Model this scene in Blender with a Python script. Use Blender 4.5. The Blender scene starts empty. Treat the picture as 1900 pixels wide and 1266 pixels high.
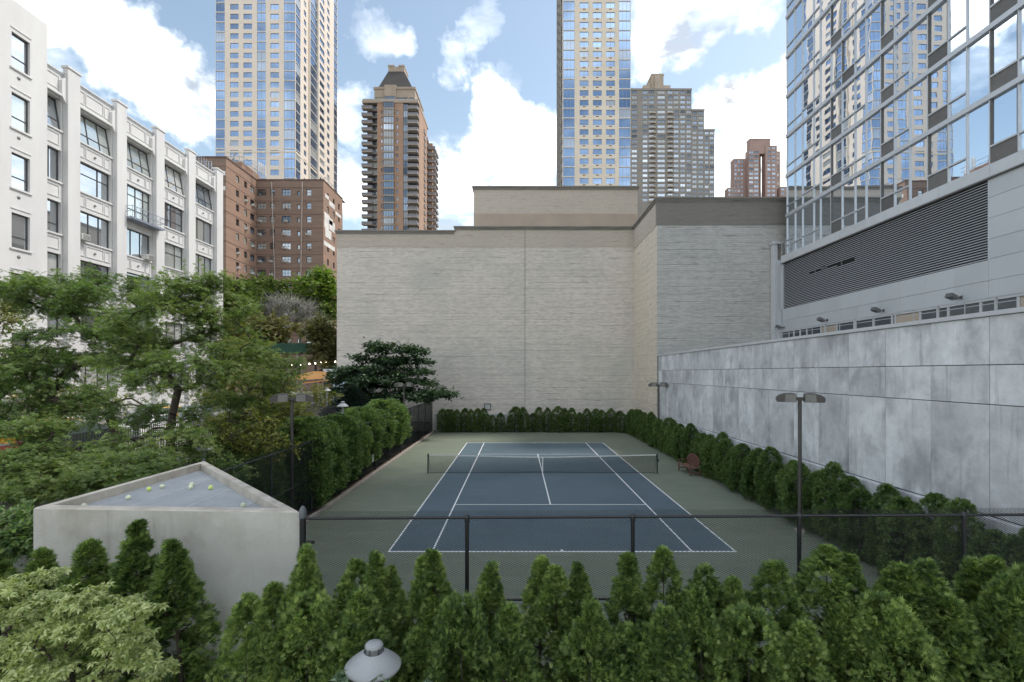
import bpy, math, random
import numpy as np
from mathutils import Vector, Matrix

S = bpy.context.scene
COL = S.collection
R = math.radians
# ------------------------------------------------------------------ camera
F, CX, CY, CH = 898.0, 960.0, 692.0, 5.63          # focal length, vanishing point and eye height measured in the photograph
cam = bpy.data.cameras.new('camera')
cam.sensor_width = 36.0
cam.lens = F / 1900.0 * 36.0
cam.shift_x = -(CX - 950.0) / 1900.0
cam.shift_y = (CY - 633.0) / 1900.0
cam.clip_start = 0.1
cam.clip_end = 3000.0
camo = bpy.data.objects.new('camera', cam)
camo.location = (0, 0, CH)
camo.rotation_euler = (R(90), 0, 0)
COL.objects.link(camo)
S.camera = camo
S.render.resolution_x, S.render.resolution_y = 1024, 682
S.view_settings.view_transform = 'Standard'
S.view_settings.look = 'None'
S.view_settings.gamma = 1.0
S.cycles.diffuse_bounces = 6
S.cycles.max_bounces = 12
S.view_settings.exposure = 2.8

def P(x, y, Y):
    """point that shows at pixel x, y of the photograph when it stands Y metres away"""
    return Vector(((x - CX) / F * Y, Y, CH - (y - CY) / F * Y))

def PX(x, Y): return (x - CX) / F * Y
def PZ(y, Y): return CH - (y - CY) / F * Y

# ------------------------------------------------------------------ sky and sun
SUN_AZ, SUN_EL = R(72), R(57)                       # azimuth from +Y towards +X
sun_dir = Vector((math.sin(SUN_AZ) * math.cos(SUN_EL), math.cos(SUN_AZ) * math.cos(SUN_EL), math.sin(SUN_EL)))
W = bpy.data.worlds.new('World')
S.world = W
W.use_nodes = True
nt = W.node_tree
nt.nodes.clear()

class NT:
    """small helper to write node trees"""
    def __init__(s, tree): s.t = tree
    def n(s, typ, ins=None, **kw):
        nd = s.t.nodes.new(typ)
        for k, v in kw.items(): setattr(nd, k, v)
        if ins:
            for k, v in ins.items(): s.set(nd, k, v)
        return nd
    def set(s, nd, k, v):
        sock = nd.inputs[k]
        if isinstance(v, bpy.types.NodeSocket): s.t.links.new(v, sock)
        elif isinstance(v, bpy.types.Node): s.t.links.new(v.outputs[0], sock)
        else: sock.default_value = v
    def math(s, op, a, b=0.0, clamp=False):
        return s.n('ShaderNodeMath', {0: a, 1: b}, operation=op, use_clamp=clamp).outputs[0]
    def mix(s, fac, a, b, typ='MIX'):
        nd = s.t.nodes.new('ShaderNodeMix'); nd.data_type = 'RGBA'; nd.blend_type = typ; nd.clamp_factor = True
        for i, v in ((0, fac), (6, a), (7, b)):
            if isinstance(v, tuple) and len(v) == 3: v = v + (1,)
            if isinstance(v, bpy.types.NodeSocket): s.t.links.new(v, nd.inputs[i])
            else: nd.inputs[i].default_value = v
        return nd.outputs[2]
    def ramp(s, fac, stops, interp='LINEAR'):
        nd = s.t.nodes.new('ShaderNodeValToRGB'); nd.color_ramp.interpolation = interp
        cr = nd.color_ramp
        while len(cr.elements) < len(stops): cr.elements.new(0.5)
        for e, (p, c) in zip(cr.elements, stops):
            e.position = p
            e.color = c + (1,) if isinstance(c, tuple) else (c, c, c, 1)
        s.t.links.new(fac, nd.inputs[0])
        return nd.outputs[0]
    def noise(s, vec, scale, detail=4, rough=0.55, dist=0.0):
        nd = s.n('ShaderNodeTexNoise', {'Scale': scale, 'Detail': detail, 'Roughness': rough, 'Distortion': dist})
        if vec is not None: s.t.links.new(vec, nd.inputs['Vector'])
        return nd.outputs[0]
    def scale(s, vec, sx, sy, sz):
        nd = s.n('ShaderNodeVectorMath', {0: vec, 1: (sx, sy, sz)}, operation='MULTIPLY')
        return nd.outputs[0]

w = NT(nt)
sky = w.n('ShaderNodeTexSky', sky_type='NISHITA', sun_disc=False, sun_elevation=SUN_EL, sun_rotation=SUN_AZ, altitude=0.0, air_density=1.0, dust_density=0.6, ozone_density=1.6)
geo = w.n('ShaderNodeTexCoord').outputs['Generated']
d0 = w.n('ShaderNodeVectorMath', {0: geo}, operation='NORMALIZE').outputs[0]
sep = w.n('ShaderNodeSeparateXYZ', {0: d0})
# clouds lie on a layer overhead: project the direction on it so they flatten towards the horizon
zz = w.math('ADD', w.math('MAXIMUM', sep.outputs[2], 0.0), 0.22)
cx_ = w.math('DIVIDE', sep.outputs[0], zz); cy_ = w.math('DIVIDE', sep.outputs[1], zz)
cv = w.n('ShaderNodeCombineXYZ', {0: cx_, 1: cy_, 2: w.math('MULTIPLY', sep.outputs[2], 1.6)}).outputs[0]
n_big = w.noise(cv, 1.15, 3, 0.5)
n_mid = w.noise(cv, 3.6, 7, 0.62, 0.35)
wob = w.n('ShaderNodeTexNoise', {'Scale': 7.0, 'Detail': 5, 'Roughness': 0.6, 'Vector': d0}).outputs[1]
wv = w.n('ShaderNodeVectorMath', {0: w.n('ShaderNodeVectorMath', {0: wob, 1: (0.5, 0.5, 0.5)}, operation='SUBTRACT').outputs[0], 1: (0.22, 0.22, 0.22)}, operation='MULTIPLY').outputs[0]
dw = w.n('ShaderNodeVectorMath', {0: w.n('ShaderNodeVectorMath', {0: d0, 1: wv}, operation='ADD').outputs[0]}, operation='NORMALIZE').outputs[0]
CLOUDS = [(110, 5, 70, 1), (185, 60, 65, 1), (260, 115, 60, 1), (340, 180, 52, 1), (130, 60, 45, .7), (640, 350, 70, .8), (645, 215, 42, .6), (685, 75, 50, .7), (720, 90, 36, .7), (880, 65, 42, .6), (840, 115, 36, .6),
          (925, 210, 62, 1), (855, 320, 80, 1), (965, 300, 85, 1), (840, 400, 70, .9), (1230, 30, 85, 1), (1320, 0, 80, .8), (1410, 190, 85, 1), (1445, 320, 100, 1), (1350, 310, 70, .8), (1440, 110, 50, .9), (965, 128, 26, .6), (1260, 260, 50, .5)]
GAPS = [(800, 190, 760, .80), (1240, 170, 60, .6), (1365, 85, 45, .9), (820, 190, 50, .5), (1000, 120, 60, .5)]
acc = None
for (bx_, by_, br_, bs_), sg in [(c, 1) for c in CLOUDS] + [(c, -1) for c in GAPS]:
    dv = Vector(((bx_ - CX) / F, 1.0, (CY - by_) / F)); rr = math.atan(br_ / F / dv.length); dv.normalize()
    dot = w.n('ShaderNodeVectorMath', {0: dw, 1: tuple(dv)}, operation='DOT_PRODUCT').outputs[1]
    mr = w.n('ShaderNodeMapRange', {0: dot, 1: math.cos(rr * 1.45), 2: math.cos(rr * 0.30), 3: 0.0, 4: bs_ * (0.36 if sg > 0 else 0.34) * sg}, interpolation_type='SMOOTHSTEP').outputs[0]
    acc = mr if acc is None else w.math('ADD' if sg < 0 else 'MAXIMUM', acc, mr)
cov = w.math('ADD', w.math('ADD', w.math('MULTIPLY', n_big, 0.42), w.math('MULTIPLY', n_mid, 0.62)), w.math('ADD', acc, 0.13))
cmask = w.ramp(cov, [(0.49, 0.0), (0.58, 0.10), (0.68, 0.34), (0.88, 1.0)])
shade_n = w.noise(cv, 3.2, 6, 0.6, 0.4)
CLOUD_L = 11.6
ccol = w.mix(w.ramp(shade_n, [(0.36, 0.0), (0.56, 1.0)]), (CLOUD_L * .19, CLOUD_L * .192, CLOUD_L * .20), (CLOUD_L, CLOUD_L * 1.0, CLOUD_L * .985))
skyc = w.mix(1.0, sky.outputs[0], (0.93, 0.81, 0.64), 'MULTIPLY')
final = w.mix(cmask, skyc, ccol)
bg = w.n('ShaderNodeBackground', {'Color': final, 'Strength': 0.05})
nt.links.new(bg.outputs[0], w.n('ShaderNodeOutputWorld').inputs[0])

sl = bpy.data.lights.new('sun', 'SUN')
sl.energy = 0.5
sl.angle = R(10)
sl.color = (1.0, 0.95, 0.88)
so = bpy.data.objects.new('sun', sl)
so.rotation_euler = sun_dir.to_track_quat('Z', 'Y').to_euler()
so.location = (60, 20, 80)
COL.objects.link(so)

# ------------------------------------------------------------------ object helpers
def tag(o, label=None, cat=None, group=None, kind=None):
    if label: o['label'] = label
    if cat: o['category'] = cat
    if group: o['group'] = group
    if kind: o['kind'] = kind
    return o

def link(o, parent=None):
    COL.objects.link(o)
    if parent is not None: o.parent = parent
    return o

def empty(name, loc=(0, 0, 0), rz=0.0, label=None, cat=None, group=None):
    o = bpy.data.objects.new(name, None)
    o.empty_display_size = 0.2
    o.location = loc
    o.rotation_euler = (0, 0, rz)
    link(o)
    return tag(o, label, cat, group)

def inst(name, mesh, parent=None, loc=(0, 0, 0), rot=(0, 0, 0), scale=(1, 1, 1)):
    o = bpy.data.objects.new(name, mesh)
    o.location = loc; o.rotation_euler = rot; o.scale = scale
    return link(o, parent)

def copy_tree(o, parent=None):
    c = o.copy(); COL.objects.link(c); c.parent = parent
    for ch in list(o.children): copy_tree(ch, c)
    return c

class MB:
    """collects faces and builds ONE mesh"""
    def __init__(s): s.v = []; s.f = []; s.m = []; s.cur = 0; s.sm = []
    def add(s, vs, fs, smooth=False):
        b = len(s.v); s.v.extend([tuple(x) for x in vs])
        for f in fs: s.f.append(tuple(b + i for i in f)); s.m.append(s.cur); s.sm.append(smooth)
        return s
    def quad(s, a, b, c, d): return s.add([a, b, c, d], [(0, 1, 2, 3)])
    def box(s, x0, x1, y0, y1, z0, z1):
        vs = [(x0, y0, z0), (x1, y0, z0), (x1, y1, z0), (x0, y1, z0), (x0, y0, z1), (x1, y0, z1), (x1, y1, z1), (x0, y1, z1)]
        return s.add(vs, [(0, 3, 2, 1), (4, 5, 6, 7), (0, 1, 5, 4), (1, 2, 6, 5), (2, 3, 7, 6), (3, 0, 4, 7)])
    def bbox(s, x0, x1, y0, y1, z0, z1, b=0.01):
        """box with chamfered edges"""
        def ring(i, z): return [(x0 + i, y0, z), (x1 - i, y0, z), (x1, y0 + i, z), (x1, y1 - i, z), (x1 - i, y1, z), (x0 + i, y1, z), (x0, y1 - i, z), (x0, y0 + i, z)]
        def inr(z): return [(x0 + b, y0 + b, z), (x1 - b, y0 + b, z), (x1 - b, y0 + b, z), (x1 - b, y1 - b, z), (x1 - b, y1 - b, z), (x0 + b, y1 - b, z), (x0 + b, y1 - b, z), (x0 + b, y0 + b, z)]
        rings = [inr(z0), ring(b, z0 + b), ring(b, z1 - b), inr(z1)]
        vs = [p for r in rings for p in r]
        fs = [tuple(range(7, -1, -1))]
        for k in range(3):
            for i in range(8):
                j = (i + 1) % 8
                fs.append((k * 8 + i, k * 8 + j, k * 8 + 8 + j, k * 8 + 8 + i))
        fs.append(tuple(range(24, 32)))
        return s.add(vs, fs)
    def prism(s, poly, z0, z1):
        n = len(poly)
        vs = [(p[0], p[1], z0) for p in poly] + [(p[0], p[1], z1) for p in poly]
        fs = [tuple(range(n - 1, -1, -1)), tuple(range(n, 2 * n))] + [(i, (i + 1) % n, n + (i + 1) % n, n + i) for i in range(n)]
        return s.add(vs, fs)
    def xprism(s, poly, x0, x1):
        """polygon given in (y, z), extruded along x"""
        n = len(poly)
        vs = [(x0, p[0], p[1]) for p in poly] + [(x1, p[0], p[1]) for p in poly]
        fs = [tuple(range(n - 1, -1, -1)), tuple(range(n, 2 * n))] + [(i, (i + 1) % n, n + (i + 1) % n, n + i) for i in range(n)]
        return s.add(vs, fs)
    def tube(s, pts, rad, n=8, caps=True, smooth=True):
        pts = [Vector(p) for p in pts]
        if not hasattr(rad, '__len__'): rad = [rad] * len(pts)
        vs = []; fs = []
        a = None
        for i, p in enumerate(pts):
            t = (pts[min(i + 1, len(pts) - 1)] - pts[max(i - 1, 0)]).normalized()
            if a is None:
                a = t.orthogonal().normalized()
            else:
                a = (a - t * a.dot(t)); a = a.normalized() if a.length > 1e-6 else t.orthogonal().normalized()
            b = t.cross(a)
            for k in range(n):
                an = 2 * math.pi * k / n
                vs.append(p + (a * math.cos(an) + b * math.sin(an)) * rad[i])
        for i in range(len(pts) - 1):
            for k in range(n):
                j = (k + 1) % n
                fs.append((i * n + k, i * n + j, i * n + n + j, i * n + n + k))
        s.add(vs, fs, smooth)
        if caps:
            m = len(pts) - 1
            s.add(vs[:n], [tuple(range(n - 1, -1, -1))]); s.add(vs[m * n:], [tuple(range(n))])
        return s
    def lathe(s, prof, n=24, c=(0, 0, 0), smooth=True):
        vs = []; fs = []
        for (r, z) in prof:
            for k in range(n):
                an = 2 * math.pi * k / n
                vs.append((c[0] + r * math.cos(an), c[1] + r * math.sin(an), c[2] + z))
        for i in range(len(prof) - 1):
            for k in range(n):
                j = (k + 1) % n
                fs.append((i * n + k, i * n + j, i * n + n + j, i * n + n + k))
        return s.add(vs, fs, smooth)
    def mesh(s, name, mats):
        me = bpy.data.meshes.new(name)
        me.from_pydata(s.v, [], s.f)
        for m in (mats if isinstance(mats, (list, tuple)) else [mats]): me.materials.append(m)
        me.polygons.foreach_set('material_index', s.m)
        me.polygons.foreach_set('use_smooth', s.sm)
        me.update()
        return me
    def build(s, name, mats, parent=None, loc=(0, 0, 0), rot=(0, 0, 0)):
        return inst(name, s.mesh(name, mats), parent, loc, rot)

def mesh_np(name, v, f, mats, smooth=False):
    """mesh from numpy arrays, all faces with the same number of corners"""
    me = bpy.data.meshes.new(name)
    k = f.shape[1]
    me.vertices.add(len(v)); me.vertices.foreach_set('co', v.astype(np.float32).ravel())
    me.loops.add(f.size); me.loops.foreach_set('vertex_index', f.astype(np.int32).ravel())
    me.polygons.add(len(f))
    me.polygons.foreach_set('loop_start', np.arange(0, f.size, k, dtype=np.int32))
    me.polygons.foreach_set('loop_total', np.full(len(f), k, dtype=np.int32))
    if smooth: me.polygons.foreach_set('use_smooth', np.ones(len(f), dtype=bool))
    for m in (mats if isinstance(mats, (list, tuple)) else [mats]): me.materials.append(m)
    me.update(calc_edges=True)
    return me

ORD = ['first', 'second', 'third', 'fourth', 'fifth', 'sixth', 'seventh', 'eighth', 'ninth', 'tenth', 'eleventh', 'twelfth', 'thirteenth', 'fourteenth', 'fifteenth', 'sixteenth', 'seventeenth', 'eighteenth', 'nineteenth']
TENS = {20: 'twent', 30: 'thirt', 40: 'fort', 50: 'fift'}
def ordinal(i):
    """0 -> first"""
    if i < 19: return ORD[i]
    k = i + 1; t = k // 10 * 10
    return TENS[t] + 'ieth' if k == t else TENS[t] + 'y-' + ORD[k - t - 1]

# ------------------------------------------------------------------ materials
def new_mat(name):
    m = bpy.data.materials.new(name); m.use_nodes = True
    t = m.node_tree; t.nodes.clear()
    n = NT(t)
    out = n.n('ShaderNodeOutputMaterial')
    return m, n, out

def simple(name, c1, c2=None, rough=0.6, metal=0.0, nscale=3.0, bump=0.0, bscale=40.0, stretch=(1, 1, 1), spec=0.5, rnd=0.0, detail=5):
    """colour wanders between c1 and c2 with world-space noise; rnd varies the brightness from object to object"""
    m, n, out = new_mat(name)
    pos = n.n('ShaderNodeNewGeometry').outputs['Position']
    v = n.scale(pos, *stretch)
    bs = n.n('ShaderNodeBsdfPrincipled', {'Roughness': rough, 'Metallic': metal, 'Specular IOR Level': spec})
    if c2 is None: c2 = tuple(x * 0.88 for x in c1)
    col = n.mix(n.ramp(n.noise(v, nscale, detail, 0.6), [(0.32, 0.0), (0.68, 1.0)]), c1, c2)
    if rnd:
        r = n.n('ShaderNodeObjectInfo').outputs['Random']
        k = n.math('ADD', n.math('MULTIPLY', r, 2 * rnd), 1 - rnd)
        kc = n.n('ShaderNodeCombineXYZ', {0: k, 1: k, 2: k}).outputs[0]
        col = n.mix(1.0, col, kc, 'MULTIPLY')
    n.set(bs, 'Base Color', col)
    if bump:
        b = n.n('ShaderNodeBump', {'Strength': bump, 'Distance': 0.02, 'Height': n.noise(v, bscale, 4, 0.6)})
        n.set(bs, 'Normal', b.outputs[0])
    n.t.links.new(bs.outputs[0], out.inputs[0])
    return m

def leafmat(name, cols, trans=0.3, rough=0.55, nscale=1.2):
    """cols: ramp from the darkest to the palest leaf, picked leaf by leaf"""
    m, n, out = new_mat(name)
    g = n.n('ShaderNodeNewGeometry')
    oi = n.n('ShaderNodeObjectInfo').outputs['Random']
    nz = n.noise(g.outputs['Position'], nscale, 2, 0.5)
    f = n.math('ADD', n.math('ADD', n.math('MULTIPLY', g.outputs['Random Per Island'], 0.80), n.math('MULTIPLY', nz, 0.70)), n.math('MULTIPLY', oi, 0.26))
    f = n.math('SUBTRACT', f, 0.38)
    k = len(cols) - 1
    col = n.ramp(f, [(i / k, c) for i, c in enumerate(cols)])
    bs = n.n('ShaderNodeBsdfPrincipled', {'Base Color': col, 'Roughness': rough, 'Specular IOR Level': 0.35})
    tr = n.n('ShaderNodeBsdfTranslucent', {'Color': n.mix(1.0, col, (1.35, 1.45, 0.7), 'MULTIPLY')})
    mx = n.n('ShaderNodeMixShader', {0: trans, 1: bs.outputs[0], 2: tr.outputs[0]})
    n.t.links.new(mx.outputs[0], out.inputs[0])
    return m

def glass(name, tint, dark, metal=0.75, rough=0.03, wob=0.0, wscale=0.8, rnd=0.35, blinds=0.0, fac0=0.75):
    """window glass: mirrors the sky, some panes darker than others, some with pale blinds behind"""
    m, n, out = new_mat(name)
    r = n.n('ShaderNodeObjectInfo').outputs['Random']
    g = n.n('ShaderNodeNewGeometry')
    bs = n.n('ShaderNodeBsdfPrincipled', {'Roughness': rough, 'Metallic': metal, 'IOR': 1.6})
    k = n.math('ADD', n.math('MULTIPLY', r, rnd), 1 - rnd)
    kc = n.n('ShaderNodeCombineXYZ', {0: k, 1: k, 2: k}).outputs[0]
    col = n.mix(1.0, tint, kc, 'MULTIPLY')
    n.set(bs, 'Base Color', col)
    if wob:
        b = n.n('ShaderNodeBump', {'Strength': wob, 'Distance': 0.02, 'Height': n.noise(g.outputs['Position'], wscale, 2, 0.5)})
        n.set(bs, 'Normal', b.outputs[0])
    inner = n.n('ShaderNodeBsdfDiffuse', {'Color': dark + (1,)}).outputs[0]
    if blinds:
        r2 = n.math('FRACT', n.math('MULTIPLY', r, 37.7))
        bl = n.math('LESS_THAN', r2, blinds)
        inner = n.n('ShaderNodeBsdfDiffuse', {'Color': n.mix(bl, dark, (0.5, 0.5, 0.47))}).outputs[0]
        fac = n.math('ADD', n.math('MULTIPLY', bl, -0.25), 0.72)
    else:
        fac = fac0
    mx = n.n('ShaderNodeMixShader', {0: fac, 1: inner, 2: bs.outputs[0]})
    n.t.links.new(mx.outputs[0], out.inputs[0])
    return m

def block_mat(name, c_a, c_b, row=0.15, wid=0.40, rel=0.8, streak=1.0, c_tint=(0.36, 0.40, 0.37)):
    """split-face block coursework: horizontal joints, rough faces, weather streaks"""
    m, n, out = new_mat(name)
    pos = n.n('ShaderNodeNewGeometry').outputs['Position']
    sp = n.n('ShaderNodeSeparateXYZ', {0: pos})
    u = n.math('ADD', sp.outputs[0], sp.outputs[1])
    uv = n.n('ShaderNodeCombineXYZ', {0: u, 1: sp.outputs[2], 2: 0.0}).outputs[0]
    br = n.n('ShaderNodeTexBrick', {'Vector': uv, 'Scale': 1.0, 'Mortar Size': 0.014, 'Mortar Smooth': 0.3, 'Bias': 0.0, 'Brick Width': wid, 'Row Height': row,
                                    'Color1': (0.0, 0, 0, 1), 'Color2': (1, 1, 1, 1), 'Mortar': (0.35, .35, .35, 1)})
    lng = n.noise(n.scale(uv, 0.16, 3.4, 1), 1.0, 6, 0.72)           # long horizontal streaks, course by course
    lng2 = n.noise(n.scale(uv, 0.9, 8.0, 1), 1.0, 5, 0.75)
    grit = n.noise(uv, 11.0, 5, 0.75)
    patch = n.noise(uv, 0.22, 4, 0.55)
    f = n.math('ADD', n.math('MULTIPLY', br.outputs[0], 0.22), n.math('ADD', n.math('MULTIPLY', lng, 0.55), n.math('MULTIPLY', grit, 0.5)))
    f = n.math('ADD', f, n.math('MULTIPLY', lng2, 0.5))
    col = n.mix(n.ramp(f, [(0.54, 0.0), (1.12, 1.0)]), c_b, c_a)
    col = n.mix(n.math('MULTIPLY', n.ramp(patch, [(0.48, 0.0), (0.7, 1.0)]), 0.32), col, c_tint)
    vert = n.noise(n.scale(uv, 0.55, 0.10, 1), 1.0, 6, 0.7, 0.3)
    col = n.mix(n.math('MULTIPLY', n.ramp(vert, [(0.52, 0.0), (0.78, 1.0)]), 0.30 * streak), col, tuple(x * 1.22 for x in c_a))
    dark = n.noise(n.scale(uv, 0.35, 3.0, 1), 2.0, 3, 0.6)
    col = n.mix(n.math('MULTIPLY', n.ramp(dark, [(0.60, 0.0), (0.72, 1.0)]), 0.5), col, tuple(x * 0.45 for x in c_b))
    # deeper bed joint every fourth course
    zz = n.math('FRACT', n.math('DIVIDE', sp.outputs[2], row * 4))
    jn = n.math('LESS_THAN', zz, 0.05)
    jn = n.math('MULTIPLY', jn, n.ramp(n.noise(n.scale(uv, 0.35, 0.8, 1), 1.0, 4, 0.7), [(0.45, 0.0), (0.62, 1.0)]))
    col = n.mix(n.math('MULTIPLY', jn, 0.55), col, tuple(x * 0.45 for x in c_b))
    bs = n.n('ShaderNodeBsdfPrincipled', {'Base Color': col, 'Roughness': 0.9, 'Specular IOR Level': 0.2})
    h = n.math('ADD', n.math('MULTIPLY', br.outputs[1], -0.6), n.math('ADD', n.math('MULTIPLY', grit, 0.8), n.math('MULTIPLY', lng2, 0.6)))
    h = n.math('SUBTRACT', h, n.math('MULTIPLY', jn, 0.8))
    b = n.n('ShaderNodeBump', {'Strength': rel, 'Distance': 0.05, 'Height': h})
    n.set(bs, 'Normal', b.outputs[0])
    n.t.links.new(bs.outputs[0], out.inputs[0])
    return m

def concrete(name, c_lo, c_hi, c_stain, rnd=0.12, rough=0.75, stain=0.6, drip=0.5, top=None):
    """weathered concrete: clouds of tone, stains of their own shape, drips running down"""
    m, n, out = new_mat(name)
    pos = n.n('ShaderNodeNewGeometry').outputs['Position']
    oi = n.n('ShaderNodeObjectInfo').outputs['Random']
    off = n.n('ShaderNodeCombineXYZ', {0: n.math('MULTIPLY', oi, 13.0), 1: n.math('MULTIPLY', oi, 31.0), 2: n.math('MULTIPLY', oi, 7.0)}).outputs[0]
    v = n.n('ShaderNodeVectorMath', {0: pos, 1: off if rnd else (0, 0, 0)}, operation='ADD').outputs[0]
    a = n.noise(v, 0.9, 6, 0.62, 0.4)
    b_ = n.noise(v, 3.2, 6, 0.68)
    g = n.noise(v, 22.0, 4, 0.7)
    f = n.math('ADD', n.math('MULTIPLY', a, 0.6), n.math('ADD', n.math('MULTIPLY', b_, 0.3), n.math('MULTIPLY', g, 0.16)))
    col = n.mix(n.ramp(f, [(0.40, 0.0), (0.66, 1.0)]), c_lo, c_hi)
    st = n.noise(n.scale(v, 1.0, 1.0, 0.7), 0.8, 5, 0.62, 0.1)
    col = n.mix(n.math('MULTIPLY', n.ramp(st, [(0.50, 0.0), (0.68, 1.0)]), stain), col, c_stain)
    dr = n.noise(n.scale(v, 3.0, 3.0, 0.25), 1.3, 6, 0.7)
    col = n.mix(n.math('MULTIPLY', n.ramp(dr, [(0.54, 0.0), (0.72, 1.0)]), drip), col, tuple(x * 0.62 for x in c_lo))
    if top is not None:      # rain-washed grime below the upper edge, as wide as the concrete is stained
        sp = n.n('ShaderNodeSeparateXYZ', {0: pos})
        t_ = n.n('ShaderNodeMapRange', {0: n.math('ADD', sp.outputs[2], n.math('MULTIPLY', b_, 0.9)), 1: top - 0.25, 2: top + 0.55, 3: 0.0, 4: 0.6}).outputs[0]
        col = n.mix(n.math('MULTIPLY', t_, n.ramp(a, [(0.35, 0.3), (0.6, 1.0)])), col, (0.20, 0.17, 0.13))
    if rnd:
        k = n.math('ADD', n.math('MULTIPLY', oi, 2 * rnd), 1 - rnd)
        col = n.mix(1.0, col, n.n('ShaderNodeCombineXYZ', {0: k, 1: k, 2: k}).outputs[0], 'MULTIPLY')
    bs = n.n('ShaderNodeBsdfPrincipled', {'Base Color': col, 'Roughness': rough, 'Specular IOR Level': 0.3})
    bp = n.n('ShaderNodeBump', {'Strength': 0.25, 'Distance': 0.01, 'Height': n.math('ADD', g, n.math('MULTIPLY', b_, 0.6))})
    n.set(bs, 'Normal', bp.outputs[0])
    n.t.links.new(bs.outputs[0], out.inputs[0])
    return m

def court_mat(name, c1, c2, c3):
    m, n, out = new_mat(name)
    pos = n.n('ShaderNodeNewGeometry').outputs['Position']
    big = n.noise(pos, 0.30, 5, 0.6, 0.5)
    brush = n.noise(n.scale(pos, 0.30, 2.0, 1), 1.6, 6, 0.7, 0.6)      # sweeping marks across the court
    grit = n.noise(pos, 60.0, 3, 0.7)
    col = n.mix(n.ramp(big, [(0.35, 0.0), (0.68, 1.0)]), c1, c2)
    col = n.mix(n.math('MULTIPLY', n.ramp(brush, [(0.52, 0.0), (0.72, 1.0)]), 0.7), col, c3)
    col = n.mix(n.math('MULTIPLY', n.ramp(grit, [(0.3, 0.0), (0.7, 1.0)]), 0.25), col, c1)
    bs = n.n('ShaderNodeBsdfPrincipled', {'Base Color': col, 'Roughness': n.ramp(brush, [(0.3, 0.62), (0.7, 0.8)]), 'Specular IOR Level': 0.25})
    n.set(bs, 'Normal', n.n('ShaderNodeBump', {'Strength': 0.2, 'Distance': 0.003, 'Height': grit}).outputs[0])
    n.t.links.new(bs.outputs[0], out.inputs[0])
    return m

M = {}
M['soil'] = simple('soil', (0.060, 0.048, 0.036), (0.035, 0.028, 0.022), 0.95, bump=0.6, bscale=14)
M['paving'] = simple('pale_paving', (0.36, 0.35, 0.33), (0.26, 0.25, 0.24), 0.85, bump=0.2)
M['asphalt'] = simple('asphalt', (0.075, 0.075, 0.077), (0.05, 0.05, 0.052), 0.85, bump=0.3, bscale=60)
M['sidewalk'] = simple('sidewalk_concrete', (0.34, 0.33, 0.31), (0.25, 0.245, 0.235), 0.85)
M['court_green'] = court_mat('court_green', (0.133, 0.159, 0.120), (0.171, 0.190, 0.148), (0.244, 0.259, 0.205))
M['court_blue'] = court_mat('court_blue', (0.076, 0.110, 0.134), (0.094, 0.133, 0.157), (0.114, 0.155, 0.167))
M['line'] = simple('white_line_paint', (0.80, 0.80, 0.80), (0.66, 0.67, 0.68), 0.6, nscale=8)
M['kerb'] = simple('kerb_concrete', (0.36, 0.33, 0.29), (0.22, 0.20, 0.175), 0.85, nscale=5, bump=0.3)
M['kerb_rust'] = simple('rusty_edge', (0.20, 0.125, 0.10), (0.12, 0.09, 0.075), 0.9, nscale=6)
M['block'] = block_mat('split_face_block', (0.698, 0.644, 0.590), (0.440, 0.403, 0.366))
M['block_side'] = block_mat('split_face_block_skylit', (0.722, 0.647, 0.544), (0.489, 0.437, 0.374), c_tint=(0.559, 0.522, 0.454))  # same block for the side wall, lightened in colour for the open sky it faces
M['block_grey_shaded'] = block_mat('split_face_block_grey_shaded', (0.547, 0.533, 0.517), (0.321, 0.313, 0.305), streak=1.6)  # stained grey block, its colour also darkened for the weaker skylight on this front
M['band'] = block_mat('smooth_brick_band', (0.491, 0.440, 0.385), (0.377, 0.334, 0.292), row=0.1, wid=0.3, rel=0.12, streak=0.3, c_tint=(0.410, 0.356, 0.319))
M['band_dark'] = block_mat('smooth_brick_band_shaded', (0.235, 0.222, 0.205), (0.18, 0.17, 0.155), row=0.1, wid=0.3, rel=0.12, streak=0.3, c_tint=(0.20, 0.19, 0.18))  # same brick band, with the shade on the front put into its colour
M['coping'] = simple('weathered_coping', (0.24, 0.225, 0.20), (0.16, 0.15, 0.135), 0.8, nscale=2, stretch=(.3, .3, 2))
M['joint'] = simple('dark_joint', (0.13, 0.12, 0.115), (0.09, 0.085, 0.08), 0.95)
M['plinth'] = simple('pale_plinth', (0.50, 0.50, 0.49), (0.38, 0.38, 0.37), 0.8)
M['concrete'] = concrete('wall_concrete', (0.424, 0.439, 0.457), (0.668, 0.685, 0.704), (0.212, 0.219, 0.237), rnd=0.13, stain=0.62, drip=0.7)
M['shaft'] = concrete('shaft_concrete', (0.52, 0.52, 0.49), (0.70, 0.70, 0.665), (0.42, 0.385, 0.33), rnd=0.0, stain=0.7, drip=0.6, top=3.1)
M['rim'] = simple('rim_concrete', (0.506, 0.471, 0.414), (0.310, 0.282, 0.241), 0.85, nscale=2.5, bump=0.3, bscale=30)
M['grate'] = simple('galvanised_grate', (0.56, 0.58, 0.60), (0.46, 0.49, 0.52), 0.5, metal=0.15)
M['ball'] = simple('tennis_ball_felt', (0.62, 0.74, 0.20), (0.54, 0.66, 0.18), 0.95, nscale=60, rnd=0.12)
M['ball_pale'] = simple('faded_ball_felt', (0.66, 0.70, 0.50), (0.56, 0.60, 0.42), 0.95, nscale=60, rnd=0.15)
M['fence'] = simple('black_vinyl', (0.013, 0.014, 0.016), (0.02, 0.021, 0.023), 0.4, nscale=10)
M['fence_cap'] = simple('grey_cap', (0.11, 0.125, 0.14), (0.07, 0.08, 0.09), 0.45)
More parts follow.
